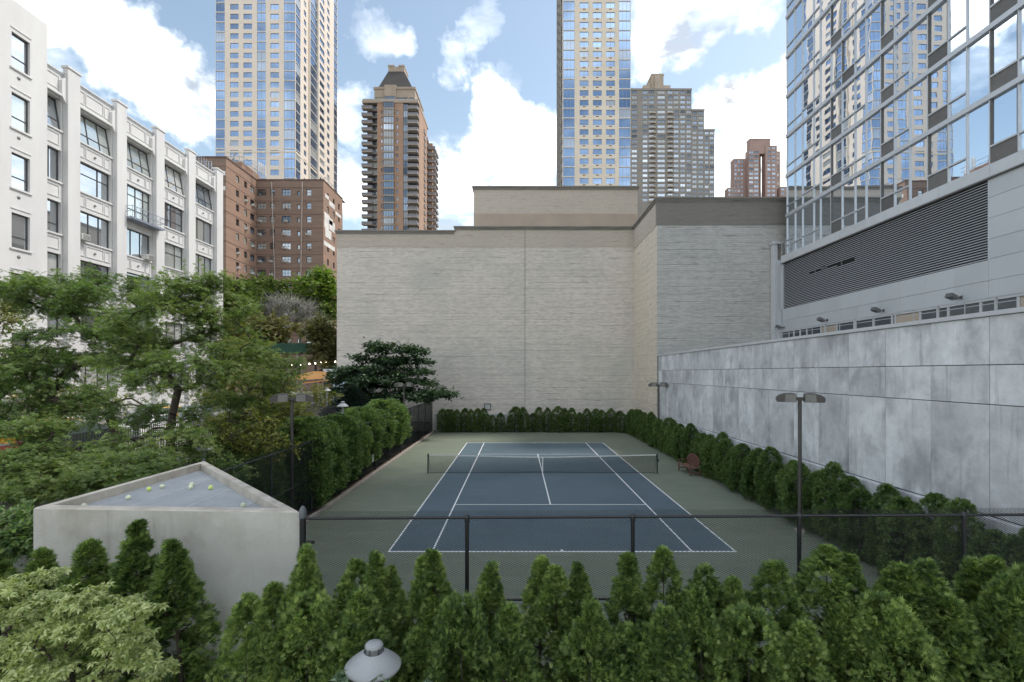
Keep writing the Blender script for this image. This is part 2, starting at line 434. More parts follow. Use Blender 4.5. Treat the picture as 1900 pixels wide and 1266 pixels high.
M['fence_green'] = simple('dark_green_vinyl', (0.010, 0.018, 0.019), (0.014, 0.022, 0.023), 0.5)
M['net'] = simple('black_net', (0.012, 0.013, 0.014), (0.018, 0.019, 0.02), 0.9)
M['net_band'] = simple('white_net_band', (0.62, 0.62, 0.60), (0.5, 0.5, 0.48), 0.9)
M['post_green'] = simple('dark_post_paint', (0.015, 0.03, 0.026), (0.02, 0.035, 0.03), 0.4)
M['wood'] = simple('red_brown_wood', (0.165, 0.078, 0.055), (0.105, 0.05, 0.037), 0.7, nscale=4, stretch=(6, 1, 6))
M['lamp_dark'] = simple('bronze_lamp_paint', (0.075, 0.068, 0.062), (0.058, 0.053, 0.05), 0.5)
M['lamp_face'] = simple('lamp_end_cap', (0.20, 0.195, 0.185), (0.16, 0.155, 0.15), 0.5)
M['lamp_under'] = simple('lamp_lens', (0.05, 0.05, 0.055), (0.04, 0.04, 0.04), 0.25)
M['lamp_pale'] = simple('pale_lamp_paint', (0.330, 0.343, 0.354), (0.295, 0.307, 0.319), 0.4, nscale=6)
M['chrome'] = simple('chrome', (0.55, 0.56, 0.58), (0.4, 0.41, 0.42), 0.15, metal=1.0)
M['lampglass'] = glass('lamp_glass', (0.5, 0.52, 0.55), (0.05, 0.05, 0.05), metal=0.6)
M['alu'] = simple('silver_panel', (0.50, 0.53, 0.56), (0.47, 0.50, 0.53), 0.42, metal=0.25, nscale=0.7, rnd=0.035)
M['alu_frame'] = simple('aluminium_frame', (0.54, 0.56, 0.59), (0.50, 0.52, 0.55), 0.38, metal=0.4, nscale=1.5)
M['alu_light'] = simple('pale_panel', (0.56, 0.58, 0.61), (0.52, 0.54, 0.57), 0.42, metal=0.2, rnd=0.04)
M['grille'] = simple('dark_grille', (0.125, 0.12, 0.118), (0.10, 0.097, 0.095), 0.6, rnd=0.2)
M['slat'] = simple('louvre_slat', (0.460, 0.477, 0.506), (0.414, 0.431, 0.460), 0.5, metal=0.2)
M['black'] = simple('dark_void', (0.012, 0.012, 0.013), (0.008, 0.008, 0.009), 0.9)
M['rail'] = simple('railing_paint', (0.44, 0.46, 0.48), (0.36, 0.38, 0.40), 0.45, metal=0.2)
M['flood'] = simple('floodlight_body', (0.12, 0.125, 0.13), (0.09, 0.095, 0.10), 0.5)
M['tglass'] = glass('tower_mirror_glass', (0.84, 0.91, 0.99), (0.10, 0.15, 0.22), metal=1.0, rough=0.01, wob=0.10, wscale=0.55, rnd=0.10, fac0=0.93)
M['lobby'] = glass('lobby_glass', (0.45, 0.52, 0.58), (0.035, 0.04, 0.045), metal=0.9, rough=0.02, rnd=0.4, fac0=0.3)
M['tglass_dark'] = glass('dark_window_glass', (0.42, 0.50, 0.58), (0.02, 0.025, 0.03), metal=0.9, rough=0.02, wob=0.06, rnd=0.3)
M['white'] = simple('white_stucco', (0.612, 0.606, 0.598), (0.555, 0.547, 0.543), 0.7, nscale=0.6, stretch=(1, 1, .3))
M['white_panel'] = simple('white_inset', (0.576, 0.572, 0.568), (0.528, 0.524, 0.520), 0.7)
M['wframe'] = simple('dark_window_frame', (0.055, 0.055, 0.06), (0.04, 0.04, 0.045), 0.5)
M['wglass'] = glass('loft_window_glass', (0.78, 0.82, 0.86), (0.09, 0.10, 0.105), metal=0.9, rough=0.02, wob=0.05, rnd=0.4, blinds=0.22)
M['wglass_blind'] = glass('loft_window_blind', (0.7, 0.75, 0.74), (0.42, 0.45, 0.42), metal=0.8, rough=0.05, rnd=0.25)
M['beige'] = simple('beige_precast', (0.660, 0.585, 0.514), (0.600, 0.530, 0.466), 0.8, nscale=0.15)
M['beige2'] = simple('cream_precast', (0.63, 0.565, 0.48), (0.57, 0.51, 0.43), 0.8, nscale=0.15)
M['slab'] = simple('pale_slab_edge', (0.66, 0.66, 0.66), (0.6, 0.6, 0.6), 0.6)
M['bglass'] = glass('blue_tower_glass', (0.302, 0.426, 0.624), (0.036, 0.068, 0.128), metal=0.95, rough=0.03, wob=0.05, wscale=0.3, rnd=0.25, blinds=0.07)
M['gframe'] = simple('tower_frame', (0.30, 0.34, 0.40), (0.25, 0.29, 0.35), 0.5, metal=0.3)
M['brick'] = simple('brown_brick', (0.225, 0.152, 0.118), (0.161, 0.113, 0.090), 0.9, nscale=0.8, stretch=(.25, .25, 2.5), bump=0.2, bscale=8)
M['brick_lit'] = simple('brown_brick_sunlit', (0.286, 0.181, 0.129), (0.216, 0.142, 0.108), 0.9, nscale=0.8, stretch=(.25, .25, 2.5), bump=0.2, bscale=8)  # same brown brick, with sunlight on the sunward walls put into its colour
M['brick_band'] = simple('brick_course', (0.13, 0.08, 0.065), (0.10, 0.065, 0.055), 0.9)
M['pwindow'] = glass('apartment_glass', (0.496, 0.560, 0.640), (0.024, 0.026, 0.028), metal=0.95, rough=0.04, rnd=0.75, blinds=0.3)
M['ac'] = simple('white_air_conditioner', (0.66, 0.65, 0.62), (0.5, 0.5, 0.47), 0.6)
M['patch'] = simple('white_patch', (0.66, 0.64, 0.62), (0.5, 0.48, 0.46), 0.85, nscale=1.2)
M['tan'] = simple('tan_brick', (0.40, 0.265, 0.19), (0.34, 0.225, 0.165), 0.9, nscale=0.3, stretch=(.4, .4, 2))
M['tan_stone'] = simple('tan_stone', (0.40, 0.335, 0.27), (0.33, 0.275, 0.225), 0.85, nscale=0.3)
M['balcony'] = simple('balcony_concrete', (0.42, 0.38, 0.33), (0.33, 0.30, 0.27), 0.85, nscale=0.5)
M['balcony_rail'] = simple('balcony_rail', (0.220, 0.220, 0.242), (0.154, 0.154, 0.176), 0.5)
M['slate'] = simple('dark_roof', (0.043, 0.041, 0.039), (0.033, 0.031, 0.030), 0.7, nscale=0.4)
M['olive'] = simple('grey_olive_brick', (0.255, 0.240, 0.220), (0.213, 0.200, 0.187), 0.9, nscale=0.2)
M['plum'] = simple('plum_brick', (0.365, 0.253, 0.223), (0.297, 0.208, 0.185), 0.9, nscale=0.2)
M['shed_green'] = simple('shed_green_plywood', (0.010, 0.075, 0.046), (0.008, 0.055, 0.035), 0.6, nscale=1.5)
M['scaffold'] = simple('scaffold_steel', (0.42, 0.42, 0.43), (0.3, 0.3, 0.31), 0.5, metal=0.4)
M['orange'] = simple('orange_tarp', (0.72, 0.30, 0.06), (0.62, 0.36, 0.14), 0.6, nscale=1.5)
M['blue_wall'] = simple('pale_blue_panel', (0.42, 0.52, 0.62), (0.36, 0.46, 0.56), 0.6)
M['sign'] = simple('sign_white', (0.62, 0.63, 0.60), (0.5, 0.5, 0.48), 0.6)
M['iron'] = simple('black_iron', (0.018, 0.018, 0.02), (0.025, 0.025, 0.027), 0.5)
M['bark'] = simple('bark', (0.070, 0.055, 0.043), (0.042, 0.034, 0.028), 0.95, nscale=8, stretch=(3, 3, .6), bump=0.5, bscale=18)
M['bark_grey'] = simple('grey_twigs', (0.257, 0.255, 0.230), (0.195, 0.191, 0.172), 0.95, nscale=4)
M['tyre'] = simple('tyre_rubber', (0.02, 0.02, 0.02), (0.03, 0.03, 0.03), 0.9)
M['rim_metal'] = simple('wheel_rim', (0.4, 0.4, 0.42), (0.3, 0.3, 0.32), 0.3, metal=0.8)
M['carglass'] = glass('car_glass', (0.4, 0.5, 0.48), (0.03, 0.05, 0.045), metal=0.8)
M['taxi'] = simple('taxi_yellow', (0.75, 0.36, 0.02), (0.68, 0.33, 0.02), 0.3)
M['car_green'] = simple('dark_green_paint', (0.012, 0.022, 0.018), (0.015, 0.025, 0.02), 0.25)
M['car_white'] = simple('white_car_paint', (0.7, 0.7, 0.7), (0.64, 0.64, 0.64), 0.3)
M['car_red'] = simple('maroon_car_paint', (0.22, 0.018, 0.03), (0.17, 0.015, 0.025), 0.3)
M['car_silver'] = simple('silver_car_paint', (0.42, 0.44, 0.46), (0.36, 0.38, 0.4), 0.3, metal=0.5)
M['bulb'] = None
mb_, nb_, ob_ = new_mat('lit_bulb')
nb_.t.links.new(nb_.n('ShaderNodeEmission', {'Color': (1.0, 0.86, 0.66, 1), 'Strength': 3.0}).outputs[0], ob_.inputs[0]); M['bulb'] = mb_
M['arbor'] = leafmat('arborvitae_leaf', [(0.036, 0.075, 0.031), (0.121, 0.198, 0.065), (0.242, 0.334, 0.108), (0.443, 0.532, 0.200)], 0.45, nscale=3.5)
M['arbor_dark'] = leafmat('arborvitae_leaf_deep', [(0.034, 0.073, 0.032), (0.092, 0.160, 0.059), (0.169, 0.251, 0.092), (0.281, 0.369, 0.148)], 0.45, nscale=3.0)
M['hedge_left'] = leafmat('hedge_leaf', [(0.033, 0.070, 0.029), (0.090, 0.159, 0.059), (0.160, 0.243, 0.089), (0.275, 0.354, 0.146)], 0.45, nscale=1.5)
M['locust'] = leafmat('locust_leaf', [(0.045, 0.093, 0.030), (0.103, 0.170, 0.055), (0.160, 0.230, 0.076), (0.269, 0.303, 0.109)], 0.40, nscale=0.6)
M['locust_warm'] = leafmat('locust_leaf_turning', [(0.076, 0.092, 0.022), (0.142, 0.168, 0.039), (0.218, 0.229, 0.055), (0.352, 0.284, 0.083)], 0.40, nscale=0.6)
M['plane_leaf'] = leafmat('plane_tree_leaf', [(0.063, 0.086, 0.029), (0.127, 0.149, 0.052), (0.207, 0.213, 0.086), (0.310, 0.287, 0.149)], 0.3)
M['dogwood'] = leafmat('dogwood_leaf', [(0.118, 0.164, 0.055), (0.266, 0.331, 0.117), (0.423, 0.485, 0.199), (0.612, 0.642, 0.343)], 0.34, nscale=3.0)
M['dark_tree'] = leafmat('dark_tree_leaf', [(0.014, 0.035, 0.019), (0.032, 0.068, 0.032), (0.057, 0.103, 0.045), (0.097, 0.146, 0.065)], 0.22)
M['spruce'] = leafmat('spruce_needle', [(0.006, 0.014, 0.012), (0.012, 0.028, 0.022), (0.02, 0.042, 0.032), (0.03, 0.06, 0.045)], 0.1)
M['bright_tree'] = leafmat('bright_tree_leaf', [(0.076, 0.136, 0.025), (0.145, 0.230, 0.041), (0.221, 0.315, 0.058), (0.340, 0.408, 0.093)], 0.35, nscale=0.35)
M['mid_tree'] = leafmat('mid_tree_leaf', [(0.029, 0.058, 0.016), (0.064, 0.111, 0.026), (0.108, 0.156, 0.036), (0.157, 0.195, 0.052)], 0.3, nscale=0.35)
M['olive_tree'] = leafmat('olive_tree_leaf', [(0.053, 0.062, 0.022), (0.100, 0.110, 0.040), (0.156, 0.156, 0.060), (0.237, 0.213, 0.094)], 0.3, nscale=0.35)
M['rhodo'] = leafmat('rhododendron_leaf', [(0.03, 0.06, 0.03), (0.07, 0.12, 0.06), (0.12, 0.18, 0.10), (0.2, 0.26, 0.16)], 0.2)
# ------------------------------------------------------------------ facade helpers
class Face:
    """a vertical plane: u runs along it, v up, w outward; rz = 0 faces the camera (-Y), 90 faces +X, -90 faces -X"""
    def __init__(s, o, rz):
        s.o = Vector(o); s.rz = R(rz)
        s.u = Vector((math.cos(s.rz), math.sin(s.rz), 0)); s.n = Vector((math.sin(s.rz), -math.cos(s.rz), 0))
    def p(s, u, v, w=0.0): return s.o + s.u * u + Vector((0, 0, v)) + s.n * w
    def box(s, mb, u0, u1, v0, v1, w0, w1):
        c = [s.p(u, v, w_) for v in (v0, v1) for (u, w_) in ((u0, w1), (u1, w1), (u1, w0), (u0, w0))]
        mb.add(c, [(0, 3, 2, 1), (4, 5, 6, 7), (0, 1, 5, 4), (1, 2, 6, 5), (2, 3, 7, 6), (3, 0, 4, 7)])

def wall_holes(mb, fc, U0, U1, V0, V1, holes, depth):
    us = sorted(set([U0, U1] + [round(x, 4) for h in holes for x in h[:2]])); vs = sorted(set([V0, V1] + [round(x, 4) for h in holes for x in h[2:4]]))
    us = [u for u in us if U0 <= u <= U1]; vs = [v for v in vs if V0 <= v <= V1]
    ui = {u: i for i, u in enumerate(us)}; vi = {v: i for i, v in enumerate(vs)}
    occ = np.zeros((len(us), len(vs)), bool)
    for h in holes:
        a, b, c, d = [round(x, 4) for x in h[:4]]
        if a not in ui or b not in ui or c not in vi or d not in vi: continue
        occ[ui[a]:ui[b], vi[c]:vi[d]] = True
        q = lambda u, v, w_: fc.p(u, v, w_)
        mb.quad(q(a, c, 0), q(a, d, 0), q(a, d, -depth), q(a, c, -depth))
        mb.quad(q(b, d, 0), q(b, c, 0), q(b, c, -depth), q(b, d, -depth))
        mb.quad(q(a, c, -depth), q(b, c, -depth), q(b, c, 0), q(a, c, 0))
        mb.quad(q(a, d, 0), q(b, d, 0), q(b, d, -depth), q(a, d, -depth))
    for j in range(len(vs) - 1):
        i = 0
        while i < len(us) - 1:
            if occ[i, j]: i += 1; continue
            k = i
            while k < len(us) - 1 and not occ[k, j]: k += 1
            mb.quad(fc.p(us[i], vs[j]), fc.p(us[k], vs[j]), fc.p(us[k], vs[j + 1]), fc.p(us[i], vs[j + 1]))
            i = k

WCACHE = {}
def window_mesh(w_, h_, cols=2, rows=1, fr=0.06, mats=None, bar=0.04, key='', uneven=None, hsplit=None):
    """frame bars (slot 0) round glass (slot 1), origin at the middle of the lower edge, facing -Y"""
    k = (round(w_, 2), round(h_, 2), cols, rows, fr, key, uneven, hsplit)
    if k in WCACHE: return WCACHE[k]
    mb = MB(); x0, x1 = -w_ / 2, w_ / 2
    mb.box(x0, x1, -0.03, 0.04, 0, fr); mb.box(x0, x1, -0.03, 0.04, h_ - fr, h_)
    mb.box(x0, x0 + fr, -0.03, 0.04, fr, h_ - fr); mb.box(x1 - fr, x1, -0.03, 0.04, fr, h_ - fr)
    for i in range(1, cols):
        t = uneven[i - 1] if uneven else i / cols
        x = x0 + w_ * t; mb.box(x - bar / 2, x + bar / 2, -0.02, 0.03, fr, h_ - fr)
    for j in range(1, rows):
        t = hsplit[j - 1] if hsplit else j / rows
        z = h_ * t; mb.box(x0 + fr, x1 - fr, -0.025, 0.02, z - bar / 2, z + bar / 2)
    mb.cur = 1
    mb.quad((x0 + fr, 0.012, fr), (x1 - fr, 0.012, fr), (x1 - fr, 0.012, h_ - fr), (x0 + fr, 0.012, h_ - fr))
    WCACHE[k] = mb.mesh('window', mats)
    return WCACHE[k]

def put(name, mesh, fc, u, v, w_, parent, tilt=0.0):
    return inst(name, mesh, parent, fc.p(u, v, w_), (tilt, 0, fc.rz))

# ------------------------------------------------------------------ ground, street, court
mb = MB(); mb.quad((-900, -60, -0.06), (900, -60, -0.06), (900, 1500, -0.06), (-900, 1500, -0.06))
tag(mb.build('ground', M['soil']), kind='structure')
STZ = 1.6
mb = MB(); mb.box(-33.5, -22.5, -10, 140, 0.9, STZ - 0.13)
tag(mb.build('road', M['asphalt']), kind='structure')
mb = MB(); mb.box(-22.3, -13.6, -10, 140, 0.0, STZ)
tag(mb.build('pavement', M['sidewalk']), kind='structure')
mb = MB(); mb.box(-60, -33.7, -10, 140, 0.0, STZ)
tag(mb.build('far_pavement', M['sidewalk']), kind='structure')
mb = MB()
for x in (-22.5, -33.7): mb.box(x + 0.002, x + 0.198, -10, 140, 1.0, STZ + 0.004)
tag(mb.build('kerb', M['kerb']), kind='structure')
mb = MB()
for i in range(30): mb.box(-28.08, -27.92, -5 + i * 5, -2.5 + i * 5, STZ - 0.13, STZ - 0.126)
tag(mb.build('road_marking', M['line']), kind='structure')
# garden beside the court rises gently towards the street
mb = MB(); ys = [-4, 6, 12, 18, 24, 30, 46.9]; gz = lambda y: 0.0 if y < 15 else min(0.9, (y - 15) / 16 * 0.9)
for a, b in zip(ys[:-1], ys[1:]):
    mb.quad((-13.4, a, gz(a)), (-8.32, a, gz(a)), (-8.32, b, gz(b)), (-13.4, b, gz(b)))
tag(mb.build('garden_bed', M['soil']), kind='structure')
mb = MB(); mb.box(-13.6, -13.3, 2, 46.9, -0.06, 2.05); mb.cur = 1; mb.box(-13.68, -13.22, 2, 46.9, 2.05, 2.17)
tag(mb.build('retaining_wall', [M['shaft'], M['rim']]), 'low dark retaining wall with pale coping between garden and street', 'wall')
mb = MB(); mb.quad((-8.3, -4, -0.02), (12, -4, -0.02), (12, 6.75, -0.02), (-8.3, 6.75, -0.02))
tag(mb.build('terrace', M['paving']), kind='structure')

ZC = 0.0
mb = MB(); mb.quad((-7.86, 6.6, ZC), (11.2, 6.6, ZC), (11.2, 46.8, ZC), (-7.86, 46.8, ZC))
court = tag(mb.build('tennis_court', M['court_green']), kind='structure')
CX0, CX1, CY0, CY1 = -4.075, 6.895, 15.18, 38.95
CXM = (CX0 + CX1) / 2
mb = MB(); mb.quad((CX0, CY0, .004), (CX1, CY0, .004), (CX1, CY1, .004), (CX0, CY1, .004))
mb.build('playing_surface', M['court_blue'], court)
def cline(x0, x1, y0, y1):
    m_ = MB(); m_.quad((x0, y0, .008), (x1, y0, .008), (x1, y1, .008), (x0, y1, .008)); m_.build('court_line', M['line'], court)
lw = 0.055; NETY = (CY0 + CY1) / 2
cline(CX0, CX1, CY0, CY0 + .09); cline(CX0, CX1, CY1 - .09, CY1)
for x in (CX0, CX1 - lw): cline(x, x + lw, CY0 + .092, CY1 - .092)
for x in (CX0 + 1.37, CX1 - 1.37 - lw): cline(x, x + lw, CY0 + .092, CY1 - .092)
for y in (NETY - 6.4, NETY + 6.4): cline(CX0 + 1.37 + lw + .002, CX1 - 1.37 - lw - .002, y - lw / 2, y + lw / 2)
cline(CXM - lw / 2, CXM + lw / 2, NETY - 6.37, NETY + 6.37)
cline(CXM - .04, CXM + .04, CY0 + .092, CY0 + .22); cline(CXM - .04, CXM + .04, CY1 - .22, CY1 - .092)
# kerb strip along the left side
mb = MB(); mb.bbox(-8.06, -7.90, 11, 46.7, -0.05, 0.10, 0.015)
tag(mb.build('court_kerb', M['kerb']), kind='structure')
mb = MB(); mb.box(-8.30, -8.065, 11, 46.7, -0.05, 0.03)
tag(mb.build('edging_strip', M['kerb_rust']), kind='structure')

# ------------------------------------------------------------------ tennis net
net = empty('tennis_net', (0, 0, 0), 0, 'black tennis net with white top band stretched across the blue court', 'net')
NX0, NX1 = CX0 - 0.92, CX1 + 0.92
def nh(x): return 0.93 + 0.14 * abs((x - CXM) / (NX1 - CXM)) ** 1.1
N_ = 240
vs = []; fs = []
def strip(p, q, t):
    b = len(vs); d = Vector(q) - Vector(p); s_ = Vector((0, 0, t)) if abs(d.x) > abs(d.z) else Vector((t, 0, 0))
    vs.extend([tuple(Vector(p) - s_), tuple(Vector(q) - s_), tuple(Vector(q) + s_), tuple(Vector(p) + s_)]); fs.append((b, b + 1, b + 2, b + 3))
for i in range(N_ + 1):
    x = NX0 + .12 + (NX1 - NX0 - .24) * i / N_
    strip((x, NETY, 0.05), (x, NETY, nh(x) - 0.05), 0.0042)
for j in range(19):
    t = j / 18
    for i in range(16):
        xa = NX0 + .12 + (NX1 - NX0 - .24) * i / 16; xb = NX0 + .12 + (NX1 - NX0 - .24) * (i + 1) / 16
        strip((xa, NETY, .05 + (nh(xa) - .1) * t), (xb, NETY, .05 + (nh(xb) - .1) * t), 0.0042)
o = inst('net_mesh', mesh_np('net_mesh', np.array(vs), np.array(fs), M['net']), net); o['kind'] = 'stuff'
mb = MB()
for i in range(24):
    xa = NX0 + .05 + (NX1 - NX0 - .1) * i / 24; xb = NX0 + .05 + (NX1 - NX0 - .1) * (i + 1) / 24
    za, zb = nh(xa), nh(xb)
    for yy in (-.012, .012):
        mb.quad((xa, NETY + yy, za - .055), (xb, NETY + yy, zb - .055), (xb, NETY + yy * .6, zb), (xa, NETY + yy * .6, za))
    mb.quad((xa, NETY - .0072, za), (xb, NETY - .0072, zb), (xb, NETY + .0072, zb), (xa, NETY + .0072, za))
mb.build('top_band', M['net_band'], net)
mb = MB(); mb.tube([(NX0 + .1, NETY, .05), (CXM - 2, NETY, .06), (CXM, NETY, .085), (CXM + 2, NETY, .06), (NX1 - .1, NETY, .05)], .014, 6); mb.build('bottom_cord', M['net'], net)
mb = MB(); mb.box(CXM - .028, CXM + .028, NETY - .02, NETY + .02, 0, .935); mb.build('centre_strap', M['line'], net)
for x, sg in ((NX0, 1), (NX1, -1)):
    mb = MB(); mb.tube([(x, NETY, 0), (x, NETY, 1.09)], .04, 10); mb.lathe([(.0, 1.12), (.035, 1.11), (.042, 1.08)], 10, (x, NETY, 0)); po = mb.build('net_post', M['post_green'], net)
    mb = MB(); mb.tube([(x + sg * .12, NETY, .02), (x + sg * .05, NETY, 1.04)], .014, 6); mb.build('lacing_bar', M['post_green'], net)
    if sg < 0:
        mb = MB(); mb.box(x + .03, x + .1, NETY - .03, NETY + .03, .68, .78); mb.tube([(x + .06, NETY - .02, .73), (x + .12, NETY - .1, .8)], .01, 5); mb.build('crank', M['post_green'], po)

# ------------------------------------------------------------------ hall with blank block walls
hall = empty('windowless_hall', (0, 60, 0), 0, 'windowless grey block building closing off the far end of the tennis court', 'building')
def hp(mb, name, mats, parent=None):
    o_ = mb.build(name, mats, parent or hall); 
    if parent is None: o_.location = (0, -60, 0)
    return o_
A_Y, A_X0, A_X1, A_Z = 47.0, PX(625, 47), 11.31, PZ(421, 47)
B_Y, B_X1 = 39.2, PX(1462, 39.2)
JX = PX(974, A_Y)
mb = MB()
mb.box(A_X0, JX - .02, A_Y, 80, -0.06, PZ(459, A_Y)); mb.box(JX + .02, A_X1 + .3, A_Y, 80, -0.06, PZ(459, A_Y))
mb.box(A_X0 + .1, A_X1, A_Y + .08, 80.1, -.06, PZ(460, A_Y))
hp(mb, 'main_wall', M['block'])
SX = PX(845, A_Y)
mb = MB(); mb.box(A_X0 - .02, SX, A_Y - .03, 79.9, PZ(459, A_Y) + .002, PZ(430, A_Y)); mb.box(SX + .002, A_X1 + .2, A_Y - .03, 79.9, PZ(459, A_Y) + .002, PZ(426, A_Y))
hp(mb, 'upper_band', M['band'])
mb = MB(); mb.box(JX - .015, JX + .015, A_Y - .012, A_Y + .06, 0, PZ(424, A_Y)); mb.box(JX - .02, JX + .02, A_Y - .037, A_Y - .02, PZ(459, A_Y), PZ(426, A_Y)); hp(mb, 'control_joint', M['joint'])
def coping(x0, x1, y0, y1, z, ends=(1, 1)):
    mb = MB(); e = .16
    mb.box(x0 - e, x1 + e, y0 - e, y1, z - .14, z); mb.box(x0 - .09, x1 + .09, y0 - .09, y1, z - .26, z - .142); mb.box(x0 - .05, x1 + .05, y0 - .05, y1, z - .36, z - .262)
    hp(mb, 'coping', M['coping'])
coping(A_X0 - .02, SX - .2, A_Y - .03, 79.8, PZ(428, A_Y)); coping(SX, A_X1 - .3, A_Y - .03, 79.7, PZ(420.5, A_Y))
# wing that stands nearer, to the right
Bt = PZ(367, B_Y); Bb = PZ(418, B_Y)
mb = MB(); fcS = Face((A_X1, A_Y, 0), -90)
mb.box(A_X1, A_X1 + .5, B_Y + .01, A_Y + .4, -0.06, Bb); hp(mb, 'side_wall', M['block_side'])
mb = MB(); mb.box(A_X1 + .002, B_X1 + .6, B_Y, 80.2, -0.06, Bb - .002); hp(mb, 'front_wall', M['block_grey_shaded'])
mb = MB(); mb.box(A_X1 - .03, B_X1 + .65, B_Y + .3, 80.3, Bb + .002, Bt - .2); hp(mb, 'side_band', M['band'])
mb = MB(); mb.box(A_X1 - .028, B_X1 + .66, B_Y - .03, B_Y + .299, Bb + .002, Bt - .2); hp(mb, 'front_band', M['band_dark'])
coping(A_X1 - .03, B_X1 + .66, B_Y - .03, 80.4, Bt)
# plinth and vent outline at the foot of the wall
mb = MB(); mb.box(-8.0, A_X1 - .001, A_Y - .16, A_Y - .002, -0.05, 1.52); mb.box(-8.0, A_X1 - .001, A_Y - .22, A_Y - .002, 1.52, 1.64); hp(mb, 'plinth', M['plinth'])
v0 = P(898, 761, A_Y); v1 = P(911, 749, A_Y)
mb = MB()
for (a, b, c, d) in ((v0.x, v1.x, v0.z, v0.z + .07), (v0.x, v1.x, v1.z - .07, v1.z), (v0.x, v0.x + .07, v0.z + .07, v1.z - .07), (v1.x - .07, v1.x, v0.z + .07, v1.z - .07)): mb.box(a, b, A_Y - .06, A_Y - .001, c, d)
hp(mb, 'hatch_frame', M['joint'])
mb = MB(); mb.box(v0.x + .07, v1.x - .07, A_Y - .03, A_Y - .001, v0.z + .07, v1.z - .07); hp(mb, 'hatch_panel', M['plinth'])
# roof penthouse
PY = 60.0
p0, p1 = PX(879, PY), PX(1183, PY)
mb = MB(); mb.box(p0, p1, PY, 79, 15, PZ(352, PY)); hp(mb, 'penthouse_wall', M['band'])
mb = MB(); mb.box(p0 + .001, PX(1183, PY) + .02, PY - .04, PY - .001, 15, PZ(397, PY)); hp(mb, 'penthouse_band', M['tan_stone'])
mb = MB(); z = PZ(346, PY); mb.box(p0 - .2, p1 + .2, PY - .2, 79.2, z - .2, z); mb.box(p0 - .1, p1 + .1, PY - .1, 79.1, z - .42, z - .202); hp(mb, 'penthouse_coping', M['coping'])

# ------------------------------------------------------------------ long concrete wall on the right
WX = 11.3
cw = empty('concrete_panel_wall', (WX, 25, 0), 0, 'long stained concrete panel wall along the right side of the court', 'wall')
mb = MB(); mb.box(.06, .5, -20, 14.15, -0.06, 7.0); mb.build('backing', M['joint'], cw)
rows_ = [(2.22, 4.86), (4.88, 5.81), (5.83, 6.98)]
y = 11.59 - 1.643 * 4; k = 0
rnd = random.Random(4)
pm = {}
for (za, zb) in rows_:
    m_ = MB(); m_.bbox(0, .08, .006, 1.643 - .006, za, zb, .006); pm[za] = m_.mesh('panel', M['concrete'])
    m_ = MB(); m_.bbox(0, .08, .006, .95, za, zb, .006); pm[(za, 1)] = m_.mesh('panel', M['concrete'])
i = 0
while y < 39.1:
    last = y + 1.643 > 39.2
    for (za, zb) in rows_:
        o = inst('panel', pm[(za, 1)] if last else pm[za], cw, (rnd.uniform(0, .008), y - 25, 0))
    y += 1.643; i += 1
mb = MB(); mb.bbox(-.10, .07, -20, 14.15, -.05, 2.19, .03); mb.build('footing', M['concrete'], cw)
mb = MB(); mb.box(-.06, .55, -20, 14.1, 6.99, 7.10); mb.build('coping', M['alu_light'], cw)
rl = empty('terrace_railing', (WX + .2, 25, 7.10), 0, 'low grey metal railing on top of the concrete wall', 'railing')
mb = MB(); mb.box(-.03, .03, -19, 14.0, .34, .37); mb.build('top_rail', M['rail'], rl)
mb = MB(); mb.box(-.01, .01, -19, 14.0, .20, .215); mb.build('mid_rail', M['rail'], rl)
m_ = MB(); m_.box(-.022, .022, -.022, .022, 0, .338); pmesh = m_.mesh('post', M['rail'])
m_ = MB(); m_.box(-.008, .008, -.008, .008, 0, .338); bmesh_ = m_.mesh('baluster', M['rail'])
yy = 39.0
while yy > 7: inst('post', pmesh, rl, (0, yy - 25, 0)); inst('baluster', bmesh_, rl, (0, yy - .8 - 25, 0)); yy -= 1.61

# ------------------------------------------------------------------ glass tower on the right
GX = 21.0; GY0, GY1 = 12.0, 37.7
gt = empty('glass_tower', (GX, 25, 0), 0, 'modern glass and aluminium tower rising above the concrete wall at the right edge', 'building')
def gp(mb, name, mats, parent=None):
    o_ = mb.build(name, mats, parent or gt)
    if parent is None: o_.location = (-GX, -25, 0)
    return o_
GTOP = 54.0
mb = MB(); mb.box(GX + .25, GX + 26, GY0 - 18, GY1 + .3, 14.5, GTOP); mb.box(GX + .12, GX + 26, GY0 - 18, 38.6, 0, 14.49); gp(mb, 'core', M['black'])
mb = MB(); mb.box(11.8, GX + .1, 6, B_Y - .01, 5.6, 6.3); gp(mb, 'terrace_slab', M['sidewalk'])
jz = [6.3, 7.0, 7.92, 8.83, 9.74, 10.66]
def gpanel(y0, y1, z0, z1, mat=M['alu'], x=GX, t=.1, name='panel'):
    m_ = MB(); m_.bbox(x, x + t, y0 + .006, y1 - .006, z0 + .006, z1 - .006, .004); gp(m_, name, mat)
ybase = 21.58
# cladding below and beside the louvre
yl = [38.35] + [ybase + 1.65 * k for k in range(9, -1, -1)]
for a, b in zip(yl[1:], yl[:-1]):
    for z0, z1 in ((8.83, 9.74), (9.74, 10.66)): gpanel(a, b, z0, z1)
for k in range(0, 4):
    a, b = ybase - 2.9 * (k + 1), ybase - 2.9 * k
    for z0, z1 in ((8.83, 9.74), (9.74, 10.69), (10.69, 11.57), (11.57, 12.5), (12.5, 13.42), (13.42, 14.28)): gpanel(a, b, z0, z1)
